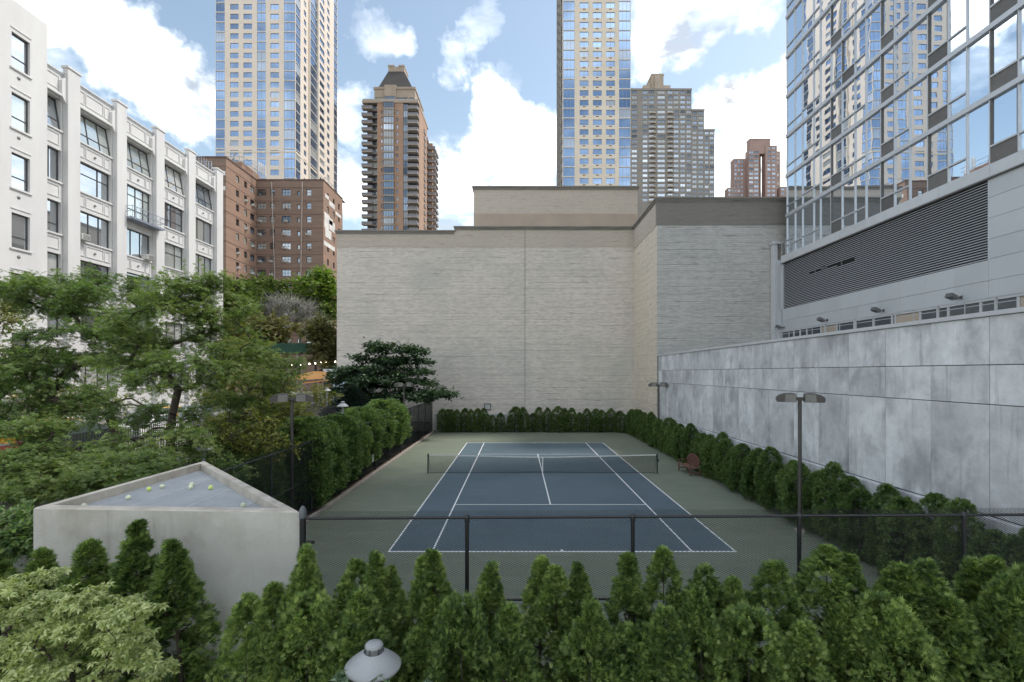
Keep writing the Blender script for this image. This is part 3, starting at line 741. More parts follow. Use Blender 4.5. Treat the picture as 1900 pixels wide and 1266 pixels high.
# ground-floor windows behind the railing
yy = 12.0
k = 0
while yy < 38:
    gpanel(yy, yy + .12, 6.3, 8.83, M['alu_frame'], name='mullion')
    m_ = MB(); m_.quad((GX + .06, yy + .12, 6.3), (GX + .06, yy + 1.65, 6.3), (GX + .06, yy + 1.65, 8.82), (GX + .06, yy + .12, 8.82)); gp(m_, 'pane', M['lobby'] if k % 4 else M['tan_stone'])
    yy += 1.65; k += 1
# louvre
LY0, LY1, LZ0, LZ1 = ybase + .02, 38.25, 10.68, 14.22
mb = MB(); mb.box(GX + .1, GX + .118, LY0, LY1, LZ0, LZ1); gp(mb, 'louvre_backing', M['black'])
NS = 29; ps = (LZ1 - LZ0) / NS
GAPR = {17: (30.2, 34.9), 16: (30.2, 31.9)}
smesh = MB(); smesh.xprism([(0, 0)], 0, 0) if False else None
sl_ = MB(); L = LY1 - LY0
sl_.add([(-.005, 0, 0), (.075, 0, .062), (.075, 0, .074), (-.005, 0, .018), (-.005, L, 0), (.075, L, .062), (.075, L, .074), (-.005, L, .018)],
        [(0, 3, 2, 1), (4, 5, 6, 7), (0, 1, 5, 4), (1, 2, 6, 5), (2, 3, 7, 6), (3, 0, 4, 7)])
slm = sl_.mesh('slat', M['slat'])
for i in range(NS):
    z = LZ0 + ps * i + .012
    if i in GAPR:
        for (a, b) in ((LY0, GAPR[i][0]), (GAPR[i][1], LY1)):
            inst('slat', slm, gt, (0.02, a - 25, z), (0, 0, 0), (1, (b - a) / L, 1))
    else: inst('slat', slm, gt, (0.02, LY0 - 25, z))
mb = MB()
for yq in (31.4, 32.9, 34.2): mb.box(GX + .03, GX + .09, yq, yq + .06, LZ0 + ps * 16, LZ0 + ps * 18)
mb.box(GX + .0, GX + .09, 33.0, 33.5, LZ0 + ps * 17.1, LZ0 + ps * 18.4); gp(mb, 'broken_slats', M['grille'])
for (a, b) in ((LY0 - .05, LY0 - .002), (LY1 + .002, LY1 + .3)):
    mb = MB(); mb.box(GX - .01, GX + .1, a, b, LZ0 - .02, LZ1 + .05); gp(mb, 'louvre_frame', M['alu'])
# fascia
ys_ = [8.0, 11.6, 15.0, 18.0, 21.4] + [ybase + 1.65 * k * 1.5 for k in range(1, 7)] + [38.35]
for a, b in zip(ys_[:-1], ys_[1:]): gpanel(a, b, 14.30, 14.86, M['alu_light'], x=GX - .12, t=.25, name='fascia_panel')
mb = MB(); mb.box(GX - .13, GX + .12, 8.0, 38.36, 14.24, 14.295); gp(mb, 'fascia_drip', M['grille'])
# end column and return panels beside the hall
mb = MB(); mb.box(PX(1431, 39.0), PX(1439, 39.0), 38.7, 39.1, 5.6, PZ(455, 39)); mb.box(PX(1429, 39.0), PX(1447, 39.0), 38.6, 39.12, PZ(455, 39), PZ(451, 39)); gp(mb, 'corner_pipe', M['alu_light'])
m_ = MB()
for k in range(9): m_.box(GX - .35, GX + .1, 38.42, 38.6, 6.3 + .92 * k, 6.3 + .92 * k + .908)
gp(m_, 'return_panels', M['alu'])
# curtain wall
bays = [37.7, 36.6, 35.65, 34.3, 33.55, 32.4, 31.3, 30.1, 29.15, 27.94, 26.94, 25.9, 24.75, 23.57, 22.6, 21.5, 20.26, 19.1, 17.95, 16.8]
FZ0, FH = 14.90, 3.09
BAND = 0.24
rnd = random.Random(8)
pc = {}
def pane(y0, y1, z0, z1, mat, x=.03, tilt=True, name='pane', par=gt):
    k = (round(y1 - y0, 2), round(z1 - z0, 2), mat.name)
    if k not in pc:
        m_ = MB(); a, b = (y1 - y0) / 2, (z1 - z0) / 2; m_.box(0, .02, -a, a, -b, b); pc[k] = m_.mesh(name, mat)
    return inst(name, pc[k], par, (x, (y0 + y1) / 2 - 25, (z0 + z1) / 2), (0, rnd.gauss(0, .0016) if tilt else 0, rnd.gauss(0, .0016) if tilt else 0))
mull = {}
def bar(y0, y1, z0, z1, x0=-.05, x1=.06, mat=M['alu_frame'], name='mullion'):
    k = (round(y1 - y0, 3), round(z1 - z0, 3), x0, mat.name)
    if k not in mull:
        m_ = MB(); m_.box(x0, x1, 0, y1 - y0, 0, z1 - z0); mull[k] = m_.mesh(name, mat)
    return inst(name, mull[k], gt, (0, y0 - 25, z0))
nf = 8
for f in range(nf):
    z0 = FZ0 + f * FH
    bar(min(bays) - .0, 37.75, z0 + FH - BAND, z0 + FH, -.10, .10, name='floor_band')
    for i in range(len(bays) - 1):
        y1, y0 = bays[i], bays[i + 1]
        # is this bay in view at this height?
        vis = PZ(0, y1) > z0 - 1.5
        if not vis and y1 < 30: continue
        zt = z0 + FH - BAND
        j = (i + f * 0) % 4
        bar(y1 - .026, y1 + .026, z0, zt, -.035)
        a, b = y0 + .027, y1 - .027
        if i in (0, 1):                                     # corner strip: tall pane over a low one
            bar(a, b, z0 + .62, z0 + .68); pane(a, b, z0, z0 + .62, M['tglass']); pane(a, b, z0 + .68, zt, M['tglass'])
        elif i in (4, 8, 11, 14):                           # single pane, floor to floor
            pane(a, b, z0, zt, M['tglass'])
        else:
            g_ = i in (5, 9, 12, 15) if f != 3 else i in (6, 9, 12, 15)
            bar(a, b, z0 + .72, z0 + .80)
            if g_:
                pane(a, b, z0, z0 + .72, M['grille'], x=.0, tilt=False, name='vent_grille')
            else:
                pane(a, b, z0, z0 + .72, M['tglass'])
            if g_:
                m0 = bar(a, a + .05, z0 + .80, zt, -.02, .05, M['grille'], 'casement_edge'); m0 = bar(b - .05, b, z0 + .80, zt, -.02, .05, M['grille'], 'casement_edge')
                pane(a + .05, b - .05, z0 + .80, zt, M['tglass'], x=.045)
            else:
                pane(a, b, z0 + .80, zt, M['tglass'])
# storeys above the picture, plain, for the shade they cast
mb = MB(); zz0 = FZ0 + nf * FH; mb.box(GX + .02, GX + .2, 8, 37.7, zz0, GTOP); mb.box(GX + .02, GX + .2, 8, 16.79, 14.87, zz0 - .01); o = gp(mb, 'upper_storeys', M['tglass']); o['kind'] = 'stuff'
mb = MB()
for k in range(int((GTOP - 14.9) / FH)): mb.box(GX - .08, GX + .02, 8, 37.7 if k >= nf else 16.78, 14.9 + (k + 1) * FH - BAND, 14.9 + (k + 1) * FH)
gp(mb, 'upper_floor_bands', M['alu_frame'])['kind'] = 'stuff'
mb = MB()
for f in range(0, 13): mb.box(GX + .02, GX + 1.6, 37.72, 37.8, FZ0 + f * FH, FZ0 + f * FH + 2.9)
gp(mb, 'end_glass', M['tglass'])
# small balcony at the corner
mb = MB()
for (a, b) in ((38.3, 36.6),):
    mb.box(GX - .1, GX - .06, 36.6, 38.3, 15.9, 15.95)
    for k in range(4): mb.box(GX - .1, GX - .06, 36.6 + k * .56, 36.64 + k * .56, 14.87, 15.9)
gp(mb, 'corner_rail', M['rail'])
# flood lights
for k, yf in enumerate((22.9, 27.75, 32.8, 38.1)):
    fl = empty('floodlight', (GX, yf, 9.2), 0, ['grey floodlight at the right end of the silver panels, nearest the camera', 'grey floodlight second nearest to the camera under the louvre', 'grey floodlight third nearest to the camera under the louvre', 'grey floodlight at the far left end of the silver panels'][k], 'floodlight', 'floodlights on the silver wall')
    m_ = MB(); m_.tube([(0.0, 0, .0), (-.28, 0, .0)], .03, 6); m_.box(-.02, .0, -.08, .08, -.08, .08); m_.build('arm', M['flood'], fl)
    m_ = MB(); m_.add([(-.62, -.2, .02), (-.62, .2, .02), (-.28, .2, -.12), (-.28, -.2, -.12), (-.58, -.17, .2), (-.58, .17, .2), (-.30, .17, .06), (-.30, -.17, .06)], [(0, 1, 2, 3), (4, 7, 6, 5), (0, 4, 5, 1), (1, 5, 6, 2), (2, 6, 7, 3), (3, 7, 4, 0)]); hd = m_.build('head', M['flood'], fl)
    m_ = MB(); m_.add([(-.6, -.17, .012), (-.6, .17, .012), (-.31, .17, -.11), (-.31, -.17, -.11)], [(0, 3, 2, 1)]); m_.build('lens', M['lampglass'], hd)
# ------------------------------------------------------------------ white loft building on the left
LX = -36.0
loft = empty('white_loft_building', (LX, 45, STZ), 0, 'white painted loft building with large dark-framed windows on the left', 'building')
def lp(mb, name, mats, parent=None):
    o_ = mb.build(name, mats, parent or loft)
    if parent is None: o_.location = (-LX, -45, -STZ)
    return o_
def lput(name, mesh, u, v, w_, tilt=0.0):
    return inst(name, mesh, loft, (w_, u - 45, v - STZ), (tilt, 0, R(90)))
fl = Face((LX, 0, 0), 90)                               # u = world Y, faces +X
tops = [27.2 - 4.08 * k for k in range(7)]
WH = 2.5
piers = [(38.3, 39.4), (43.0, 44.1), (47.7, 48.8), (52.4, 53.5), (57.3, 58.5)]
bayr = [(36.5, 38.3), (39.4, 43.0), (44.1, 47.7), (48.8, 52.4), (53.5, 57.3)]
holes = []
for (a, b) in bayr:
    for k, t in enumerate(tops):
        if t - WH < STZ: continue
        lo = t - WH - (0.75 if (a == 44.1 and k == 1) else 0)
        holes.append((a + .12, b - .12, lo, t))
mb = MB(); wall_holes(mb, fl, 36.5, 58.8, STZ, 29.2, holes, 0.75)
mb.quad((LX - .75, 36.5, STZ), (LX - .75, 58.8, STZ), (LX - .75, 58.8, 29.2), (LX - .75, 36.5, 29.2))
mb.box(-60, LX - .76, 36.5, 58.8, STZ, 29.15)
mb.quad((LX, 58.8, STZ), (LX - .76, 58.8, STZ), (LX - .76, 58.8, 29.2), (LX, 58.8, 29.2)); mb.quad((LX, 36.5, 29.2), (LX, 58.8, 29.2), (LX - .76, 58.8, 29.2), (LX - .76, 36.5, 29.2))
lp(mb, 'wall', M['white'])
# piers with shaped caps
for (a, b) in piers:
    mb = MB(); mb.bbox(LX, LX + .45, a, b, STZ, 29.75, .03); mb.bbox(LX - .08, LX + .52, a - .08, b + .08, 29.75, 29.95, .02)
    mb.add([(LX + .3, a - .35, 27.4), (LX + .3, a, 26.9), (LX + .3, a, 29.0), (LX + .3, a - .35, 28.6), (LX, a - .35, 27.4), (LX, a, 26.9), (LX, a, 29.0), (LX, a - .35, 28.6)], [(0, 1, 2, 3), (0, 3, 7, 4), (0, 4, 5, 1), (3, 2, 6, 7)])
    lp(mb, 'pier', M['white'])
# ledges, spandrel insets and parapet
for (a, b) in bayr:
    mb = MB(); mb.bbox(LX, LX + .14, a + .01, b - .01, 29.2, 29.34, .02); lp(mb, 'parapet_coping', M['white_panel'])
    mb = MB(); mb.bbox(LX, LX + .28, a + .01, b - .01, 27.32, 27.52, .03); lp(mb, 'cornice', M['white'])
    n_ = 1 if b - a < 2 else 2
    for (z0, z1) in [(27.85, 28.9)] + [(t - WH - 1.25, t - WH - .3) for t in tops[:5]]:
        if a == 44.1 and abs(z1 - (tops[1] - WH - .3)) < .01: continue
        cuts = [a + .25, b - .25] if n_ == 1 else [a + .25, a + .9, b - .9, b - .25]
        for u0, u1 in zip(cuts[:-1], cuts[1:]):
            mb = MB(); t_ = .07
            fl.box(mb, u0 + .04, u1 - .04, z0, z0 + t_, -.02, .05); fl.box(mb, u0 + .04, u1 - .04, z1 - t_, z1, -.02, .05)
            fl.box(mb, u0 + .04, u0 + .04 + t_, z0 + t_, z1 - t_, -.02, .05); fl.box(mb, u1 - .04 - t_, u1 - .04, z0 + t_, z1 - t_, -.02, .05)
            lp(mb, 'spandrel_moulding', M['white_panel'])
# windows: glass with its frame below it
rnd = random.Random(11)
def loft_window(u0, u1, v0, v1, kind, w_=-.28, tilt=0.0, blind=False):
    W_, H_ = u1 - u0, v1 - v0
    m_ = MB(); m_.quad((-W_ / 2 + .06, 0, .06), (W_ / 2 - .06, 0, .06), (W_ / 2 - .06, 0, H_ - .06), (-W_ / 2 + .06, 0, H_ - .06))
    win = m_.build('window', M['wglass_blind'] if blind else M['wglass'], loft)
    win.location = (w_, (u0 + u1) / 2 - 45, v0 - STZ); win.rotation_euler = (tilt, 0, R(90))
    f_ = MB(); fr = .075
    f_.box(-W_ / 2, W_ / 2, -.05, .05, 0, fr); f_.box(-W_ / 2, W_ / 2, -.05, .05, H_ - fr, H_)
    for x in (-W_ / 2, W_ / 2 - fr): f_.box(x, x + fr, -.05, .05, fr, H_ - fr)
    vb, hb = kind
    for t in vb: x = -W_ / 2 + W_ * t; f_.box(x - .035, x + .035, -.045, .045, fr, H_ - fr)
    for t in hb: z = H_ * t; f_.box(-W_ / 2 + fr, W_ / 2 - fr, -.04, .04, z - .035, z + .035)
    f_.build('frame', M['wframe'], win)
    return win
kinds = [((.333, .667), (.3,)), ((.667,), (.6,)), ((.25, .7), (.35,)), ((.4, .7), ()), ((.5,), (.4,)), ((.33, .67), ())]
hi = 0
for bi, (a, b) in enumerate(bayr):
    for k, t in enumerate(tops):
        if t - WH < STZ: continue
        small = bi == 0
        lo = t - WH - (0.75 if (a == 44.1 and k == 1) else 0)
        if k == 0:
            loft_window(a + .12, b - .12, lo, t, ((.36, .7) if not small else (), (.3,)), w_=-.1, tilt=-.16, blind=bi in (1, 2))
        else:
            kd = kinds[(bi * 2 + k * 3 + (k == 2)) % len(kinds)]
            if small: kd = ((.5,), ()) if k == 1 else ((), (.3,))
            if bi == 1 and k == 1: kd = ((.667,), (.62,))
            if bi == 2 and k == 1: kd = ((.22, .5, .78), (.34, .74))
            if bi == 3 and k == 1: kd = ((.5,), (.33, .8)) 
            loft_window(a + .12, b - .12, lo, t, kd, blind=(bi * 7 + k * 5) % 6 == 1)
    for k, t in enumerate(tops[:6]):
        if a == 44.1 and k == 1: continue
        mb = MB(); mb.bbox(LX, LX + .12, a + .03, b - .03, t - WH - .14, t - WH - .005, .015); lp(mb, 'sill', M['white'])
# stair tower at the near corner
TX = LX + .55
ft = Face((TX, 0, 0), 90)
tt = [29.6 - 4.23 * k for k in range(7)]
holes = [(33.92, 35.2, t - 2.45, t) for t in tt]
mb = MB(); wall_holes(mb, ft, 30.0, 36.5, STZ, 31.9, holes, .5)
mb.quad((TX, 36.5, STZ), (LX - .2, 36.5, STZ), (LX - .2, 36.5, 31.9), (TX, 36.5, 31.9)); mb.quad((TX, 30, 31.9), (TX, 36.5, 31.9), (-50, 36.5, 31.9), (-50, 30, 31.9))
mb.quad((TX, 30, STZ), (TX, 30, 31.9), (-50, 30, 31.9), (-50, 30, STZ)); mb.quad((TX - .51, 30, STZ), (TX - .51, 36.5, STZ), (TX - .51, 36.5, 31.8), (TX - .51, 30, 31.8)); mb.quad((-50, 36.5, 29), (-50, 36.5, 31.9), (LX - .2, 36.5, 31.9), (LX - .2, 36.5, 29))
lp(mb, 'stair_tower', M['white'])
for k, t in enumerate(tt):
    loft_window(33.92, 35.2, t - 2.45, t, ((), (.33,)), w_=.55 - .22, blind=k == 1)
    mb = MB(); mb.bbox(TX, TX + .1, 33.8, 35.32, t - 2.6, t - 2.46, .01); lp(mb, 'sill', M['white']); mb = MB(); mb.box(TX, TX + .05, 33.85, 35.27, t + .28, t + .36); lp(mb, 'lintel', M['white'])
    mb = MB(); mb.lathe([(.0, .03), (.12, .03), (.12, 0)], 8, (0, 0, 0)); o = mb.build('wall_anchor', M['lamp_face'], loft); o.location = (TX - LX, 34.4 - 45, t - 3.05 - STZ); o.rotation_euler = (0, R(90), 0)
for (a, b) in bayr[1:]:
    for t in tops[:5]:
        mb = MB(); mb.lathe([(.0, .06), (.09, .05), (.09, 0)], 8); o = mb.build('wall_anchor', M['lamp_face'], loft); o.location = (.05, (a + b) / 2 - 45, t - WH - .78 - STZ); o.rotation_euler = (0, R(90), 0)
# balcony
bz = tops[1] - WH - .8
mb = MB(); mb.box(LX, LX + 1.0, 44.0, 48.0, bz - .12, bz); bal = lp(mb, 'balcony', M['gframe'])
mb = MB()
for (p, q) in (((1.0, 44.0), (1.0, 48.0)), ((0.05, 44.0), (1.0, 44.0)), ((.05, 48.0), (1.0, 48.0))):
    for z in (.02, .55, 1.05): mb.tube([(LX + p[0], p[1], bz + z), (LX + q[0], q[1], bz + z)], .03, 5)
for i in range(9): mb.tube([(LX + 1.0, 44 + .5 * i, bz), (LX + 1.0, 44 + .5 * i, bz + 1.05)], .02, 5)
mb.build('balcony_railing', M['gframe'], bal)
def aircon(fc_, u, v, parent, off, s=1.0, w0=-.1, w1=.5):
    m_ = MB(); m_.bbox(-.33 * s, .33 * s, -w1, -w0, 0, .42 * s, .02); m_.cur = 1
    for i in range(6): m_.box(-.29 * s, .29 * s, -w1 - .012, -w1 - .001, (.05 + i * .06) * s, (.08 + i * .06) * s)
    o_ = m_.build('air_conditioner', [M['ac'], M['grille']], parent); o_.location = off; o_.rotation_euler = (0, 0, fc_.rz); return o_
aircon(fl, 0, 0, loft, (.0, 39.9 - 45, tops[2] - WH + .02 - STZ), 1.15)
aircon(fl, 0, 0, loft, (.0, 46.9 - 45, tops[2] - WH + .02 - STZ), 1.15)
aircon(fl, 0, 0, loft, (.0, 49.9 - 45, tops[3] - WH + .02 - STZ), 1.1)
aircon(fl, 0, 0, loft, (.0, 56.2 - 45, tops[3] - WH + .02 - STZ), 1.1)
aircon(fl, 0, 0, loft, (.0, 40.3 - 45, tops[3] - WH + .02 - STZ), 1.1)
# roof clutter at the far end: mesh fence and planters
mb = MB()
for i in range(9): mb.tube([(LX - .5 - i * .4, 57.8, 29.1), (LX - .5 - i * .4, 57.8, 30.9)], .03, 4)
for z in (29.9, 30.4, 30.9): mb.tube([(LX - .5, 57.8, z), (LX - 3.7, 57.8, z)], .025, 4)
for i in range(7): mb.tube([(LX - .5, 55.0 + i * .45, 29.1), (LX - .5, 55.0 + i * .45, 30.7)], .03, 4)
lp(mb, 'roof_fence', M['gframe'])

# ------------------------------------------------------------------ brown brick apartment house
BY = 105.0; BXa, BXb = PX(476, BY), PX(600, BY); BZ = PZ(335, BY)
bh = empty('brick_apartment_house', (0, BY, 0), 0, 'brown brick apartment house with small windows and air conditioners left of the blank wall', 'building')
def bp_(mb, name, mats, parent=None):
    o_ = mb.build(name, mats, parent or bh)
    if parent is None: o_.location = (0, -BY, 0)
    return o_
def bput(name, mesh, fc, u, v, w_):
    o_ = put(name, mesh, fc, u, v, w_, bh); o_.location.y -= BY; return o_
s_ = BY / F
fF = Face((BXa, BY, 0), 0)
rowz = [PZ(363 + 24.9 * k, BY) for k in range(12)]
colsF = [(PX(485.6, BY) - BXa, 2.0), (PX(505.5, BY) - BXa, 1.05), (PX(531, BY) - BXa, 1.95), (PX(553.8, BY) - BXa, .6), (PX(573, BY) - BXa, 1.05)]
holes = []
for z in rowz:
    for (u, w_) in colsF:
        h_ = 1.35 if w_ > .7 else .95
        holes.append((u - w_ / 2, u + w_ / 2, z, z + h_))
mb = MB(); wall_holes(mb, fF, 0, BXb - BXa, -.06, BZ, holes, .35); mb.quad(fF.p(0, 0, -.36), fF.p(BXb - BXa, 0, -.36), fF.p(BXb - BXa, BZ, -.36), fF.p(0, BZ, -.36))
mb.quad((BXa - 18, BY, BZ), (BXb, BY, BZ), (BXb, BY + 14, BZ), (BXa - 18, BY + 14, BZ))
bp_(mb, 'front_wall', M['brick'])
rnd = random.Random(5)
WM = [M['wframe'], M['pwindow']]
for z in rowz:
    for (u, w_) in colsF:
        h_ = 1.35 if w_ > .7 else .95
        bput('window', window_mesh(w_, h_, 1 if w_ < 1.2 else 3, 2 if w_ > .7 else 1, .07, WM, .06, 'brick'), fF, u, z, -.2)
        if w_ > .7 and rnd.random() < .5:
            aircon(fF, 0, 0, bh, Vector(fF.p(u + rnd.choice((-.25, .0, .25)) * w_ * .8, z + .03)) - Vector((0, BY, 0)), 1.0)
mb = MB()
for k in range(13):
    z = PZ(348 + 24.9 * k, BY); mb.box(BXa, BXb - .01, BY - .03, BY - .001, z - .12, z)
bp_(mb, 'brick_courses', M['brick_band'])
mb = MB(); mb.box(BXa, BXb + .1, BY - .1, BY + .4, BZ + .002, BZ + .25); mb.box(BXb - .3, BXb + .1, BY + .41, BY + 11.5, BZ + .002, BZ + .25); bp_(mb, 'roof_coping', M['brick_band'])
for (xa, xb) in ((494 + 10, 509 + 1), (561, 558)):
    mb = MB(); mb.tube([P(xa, 338, BY - .4), P(xb, 520, BY - .4)], .05, 4); bp_(mb, 'hanging_rope', M['patch'])
# wing to the left comes forward
wy0 = 94.0; fW = Face((BXa, wy0, 0), 90)
colsW = [97.9 - wy0, 100.8 - wy0, 103.4 - wy0]
holes = []
wz = {0: -.6, 1: 1.0, 2: -.2}
for k in range(12):
    for j, u in enumerate(colsW):
        z = rowz[k] + wz[j] * .0; w_ = 1.1 if j < 2 else 1.7
        holes.append((u - w_ / 2, u + w_ / 2, z, z + 1.35))
mb = MB(); wall_holes(mb, fW, 0, BY - wy0, -.06, BZ, holes, .35); mb.quad(fW.p(0, 0, -.36), fW.p(BY - wy0, 0, -.36), fW.p(BY - wy0, BZ, -.36), fW.p(0, BZ, -.36))
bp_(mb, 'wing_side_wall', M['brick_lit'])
for k in range(12):
    for j, u in enumerate(colsW):
        w_ = 1.1 if j < 2 else 1.7
        bput('window', window_mesh(w_, 1.35, 1 if j < 2 else 2, 2, .07, WM, .06, 'brick'), fW, u, rowz[k], -.2)
        if rnd.random() < .4: aircon(fW, 0, 0, bh, Vector(fW.p(u, rowz[k] + .03)) - Vector((0, BY, 0)), 1.0)
mb = MB(); mb.box(BXa - 12, BXa - .001, wy0 - .01, wy0 + .3, -.06, BZ - .003); mb.box(BXa - 12, BXa - .4, wy0 + .2, wy0 + 11, -.06, BZ - .004); bp_(mb, 'wing_front_wall', M['brick'])
mb = MB()
for k in range(13):
    z = PZ(348 + 24.9 * k, BY); mb.box(BXa + .001, BXa + .03, wy0, BY - .05, z - .12, z); mb.box(BXa - 12, BXa, wy0 - .04, wy0 - .011, z - .12, z)
bp_(mb, 'wing_courses', M['brick_band'])
mb = MB()
for k in (0, 1): mb.box(BXa - 2.6, BXa - .1, wy0 - .06, wy0 - .041, BZ - 3.4 - 2.9 * k, BZ - 2.6 - 2.9 * k)
bp_(mb, 'wing_patch', M['patch'])
mb = MB(); mb.box(BXa - 12.1, BXa + .1, wy0 - .1, wy0 + .3, BZ + .002, BZ + .3); mb.box(BXa - .3, BXa + .1, wy0 + .31, BY - .11, BZ + .002, BZ + .3); bp_(mb, 'wing_coping', M['brick_band'])
# right flank, patched white
fR = Face((BXb, BY, 0), 90)
holes = []
for k in range(12):
    for u in (2.6, 6.0, 9.2): holes.append((u - .5, u + .5, rowz[k] - .15 * 0, rowz[k] + 1.35))
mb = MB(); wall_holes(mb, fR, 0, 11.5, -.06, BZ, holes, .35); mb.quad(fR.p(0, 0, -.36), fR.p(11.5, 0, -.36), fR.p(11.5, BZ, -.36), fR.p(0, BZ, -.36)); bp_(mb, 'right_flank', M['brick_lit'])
for k in range(12):
    for u in (2.6, 6.0, 9.2): bput('window', window_mesh(1.0, 1.35, 1, 2, .07, WM, .06, 'brick'), fR, u, rowz[k], -.2)
rnd = random.Random(3)
for (u0, u1, ya, yb) in ((.3, 3.4, 397, 400), (.6, 5.2, 400, 412), (.4, 3.0, 412, 425), (3.2, 6.6, 404, 422), (1.0, 4.4, 425, 441), (.3, 6.5, 450, 458), (1.0, 3, 362, 369), (3.2, 6.5, 368, 377), (7, 10.5, 378, 384)):
    mb = MB(); fR.box(mb, u0, u1, PZ(yb, BY + 2), PZ(ya, BY + 2), .001, .04); bp_(mb, 'white_patch', M['patch'])
mb = MB()
for i in range(5): mb.tube([(BXb - .1 - i * .1, BY + 1 + 2.2 * i, BZ), (BXb - .1 - i * .1, BY + 1 + 2.2 * i, BZ + 1.1)], .05, 4)
mb.tube([(BXb, BY + 1, BZ + 1.1), (BXb - .4, BY + 11, BZ + 1.1)], .05, 4); mb.tube([(BXb + .3, BY + 7, BZ), (BXb + .3, BY + 7, BZ + 2.6)], .06, 4); mb.tube([(BXb - .6, BY + 7, BZ + 1.6), (BXb + 3, BY + 7, BZ + 1.6)], .06, 4)
bp_(mb, 'roof_rig', M['gframe'])
# roof house and antennas on the wing
mb = MB(); mb.box(BXa - 6, BXa - .9, 101, 108, BZ - .01, BZ + 2.3); rh = bp_(mb, 'roof_house', M['brick_lit'])
rnd = random.Random(9)
for i, (xx, yy_) in enumerate([(470, 303), (474, 304), (480, 310), (484, 312), (488, 315), (492, 317)]):
    p = P(xx, yy_, 103 + i * .2); m_ = MB(); m_.box(p.x - .12, p.x + .12, p.y - .08, p.y + .08, p.z - 1.1, p.z + 1.1); m_.tube([(p.x, p.y + .15, p.z + .9), (p.x, p.y + .15, BZ + .2)], .04, 4); o = m_.build('antenna', M['patch'], bh); o.location = (0, -BY, 0)
mb = MB()
for z in (2.5, 3.4): mb.tube([(BXa - 6, 101, BZ + z), (BXa - .6, 101.2, BZ + z)], .06, 4); mb.tube([(BXa - .6, 101.2, BZ + z), (BXa - .3, 108, BZ + z)], .06, 4)
for i in range(7): mb.tube([(BXa - 6 + .9 * i, 101.05, BZ + 2.2), (BXa - 6 + .9 * i, 101.05, BZ + 3.6)], .05, 4)
for i in range(6): mb.tube([(BXa - 4 + i * .3, 101.5, BZ + 2), (BXa - 2 - i * .2, 101.3, BZ + 4.4)], .04, 4)
bp_(mb, 'antenna_frame', M['gframe'])

# ------------------------------------------------------------------ towers
TW = [M['gframe'], M['bglass']]
def tower_face(parent, base, fc, U1, V0, V1, cols, sills, pitch, wall, vis, wmats=TW, depth=.25, slab=True, key='t'):
    """cols: (u0, u1, kind) kind w = punched window, g = glass strip, s = window with vent below; vis = (lo, hi) heights in view"""
    holes = []; todo = []; up = MB()
    for (u0, u1, kd) in cols:
        for z in sills:
            h_ = {'w': pitch * .57, 's': pitch * .57, 'g': pitch - .32, 'n': pitch * .5}[kd]; zb = z - (.72 if kd == 'g' else 0)
            if zb < V0 + .1 or zb + h_ > V1 - .2: continue
            if zb + h_ < vis[0]: continue
            holes.append((u0, u1, zb, zb + h_)); todo.append((u0, u1, zb, h_, kd))
    mb = MB(); wall_holes(mb, fc, 0, U1, V0, V1, holes, depth)
    mb.quad(fc.p(0, V0, -depth - .01), fc.p(U1, V0, -depth - .01), fc.p(U1, V1, -depth - .01), fc.p(0, V1, -depth - .01))
    o_ = mb.build('wall', wall, parent); o_.location = -Vector(base)
    gr = MB(); sb = MB(); ng = 0
    for (u0, u1, zb, h_, kd) in todo:
        w_ = u1 - u0; u = (u0 + u1) / 2
        if zb > vis[1]:
            up.quad(fc.p(u0, zb, -depth + .05), fc.p(u1, zb, -depth + .05), fc.p(u1, zb + h_, -depth + .05), fc.p(u0, zb + h_, -depth + .05)); continue
        cn = {'w': 2, 's': 2, 'g': max(2, round(w_ / 1.1)), 'n': 1}[kd]
        m_ = window_mesh(w_, h_, cn, 1, .08, wmats, .07, key)
        inst('window', m_, parent, fc.p(u, zb, -.06 if kd == 'g' else -depth * .7) - Vector(base), (0, 0, fc.rz))
        if kd == 's': fc.box(gr, u - .45, u + .45, zb - .5, zb - .22, .0, .02); ng += 1
        if kd == 'g' and slab: fc.box(sb, u0 - .05, u1 + .05, zb - .2, zb - .02, .0, .12)
    for m_, nm, mt in ((up, 'upper_windows', wmats[1]), (gr, 'vents', M['brick_band']), (sb, 'slab_edges', M['slab'])):
        if m_.f:
            o_ = m_.build(nm, mt, parent); o_.location = -Vector(base); o_['kind'] = 'stuff'

# left: glass and beige tower
Y1 = 154.0; Xa, Xb = PX(400, Y1), PX(548, Y1); TT = 168.0
t1 = empty('glass_and_beige_tower', (Xa, Y1, 0), 0, 'tall beige tower with blue glass strips behind the brown brick house', 'tower')
f1 = Face((Xa, Y1, 0), 0); sc = Y1 / F
u_ = lambda x: (x - 400) * sc
sills = [.3 + 3.1 * k for k in range(1, 53)]
tower_face(t1, (Xa, Y1, 0), f1, Xb - Xa, 0, TT, [(u_(400.6), u_(417), 'g'), (u_(427), u_(442.6), 'w'), (u_(451.6), u_(467.6), 'w'), (u_(477), u_(493), 'g'), (u_(501.7), u_(517.6), 'w'), (u_(527), u_(547.4), 'g')], sills, 3.1, M['beige'], (62, 125), key='t1')
f1s = Face((Xb, Y1, 0), 90)
tower_face(t1, (Xa, Y1, 0), f1s, 36, 0, TT, [(.3, 3.6, 'g'), (6.2, 8.0, 'w'), (10, 16.6, 'g'), (19.0, 23.2, 'w'), (25.8, 28.0, 'w'), (32.4, 35.7, 'g')], sills, 3.1, M['beige'], (66, 152), key='t1')
mb = MB(); mb.box(-.01 + .5, Xb - Xa - .5, .5, 35.9, 0, TT - .5); mb.build('core', M['beige'], t1)
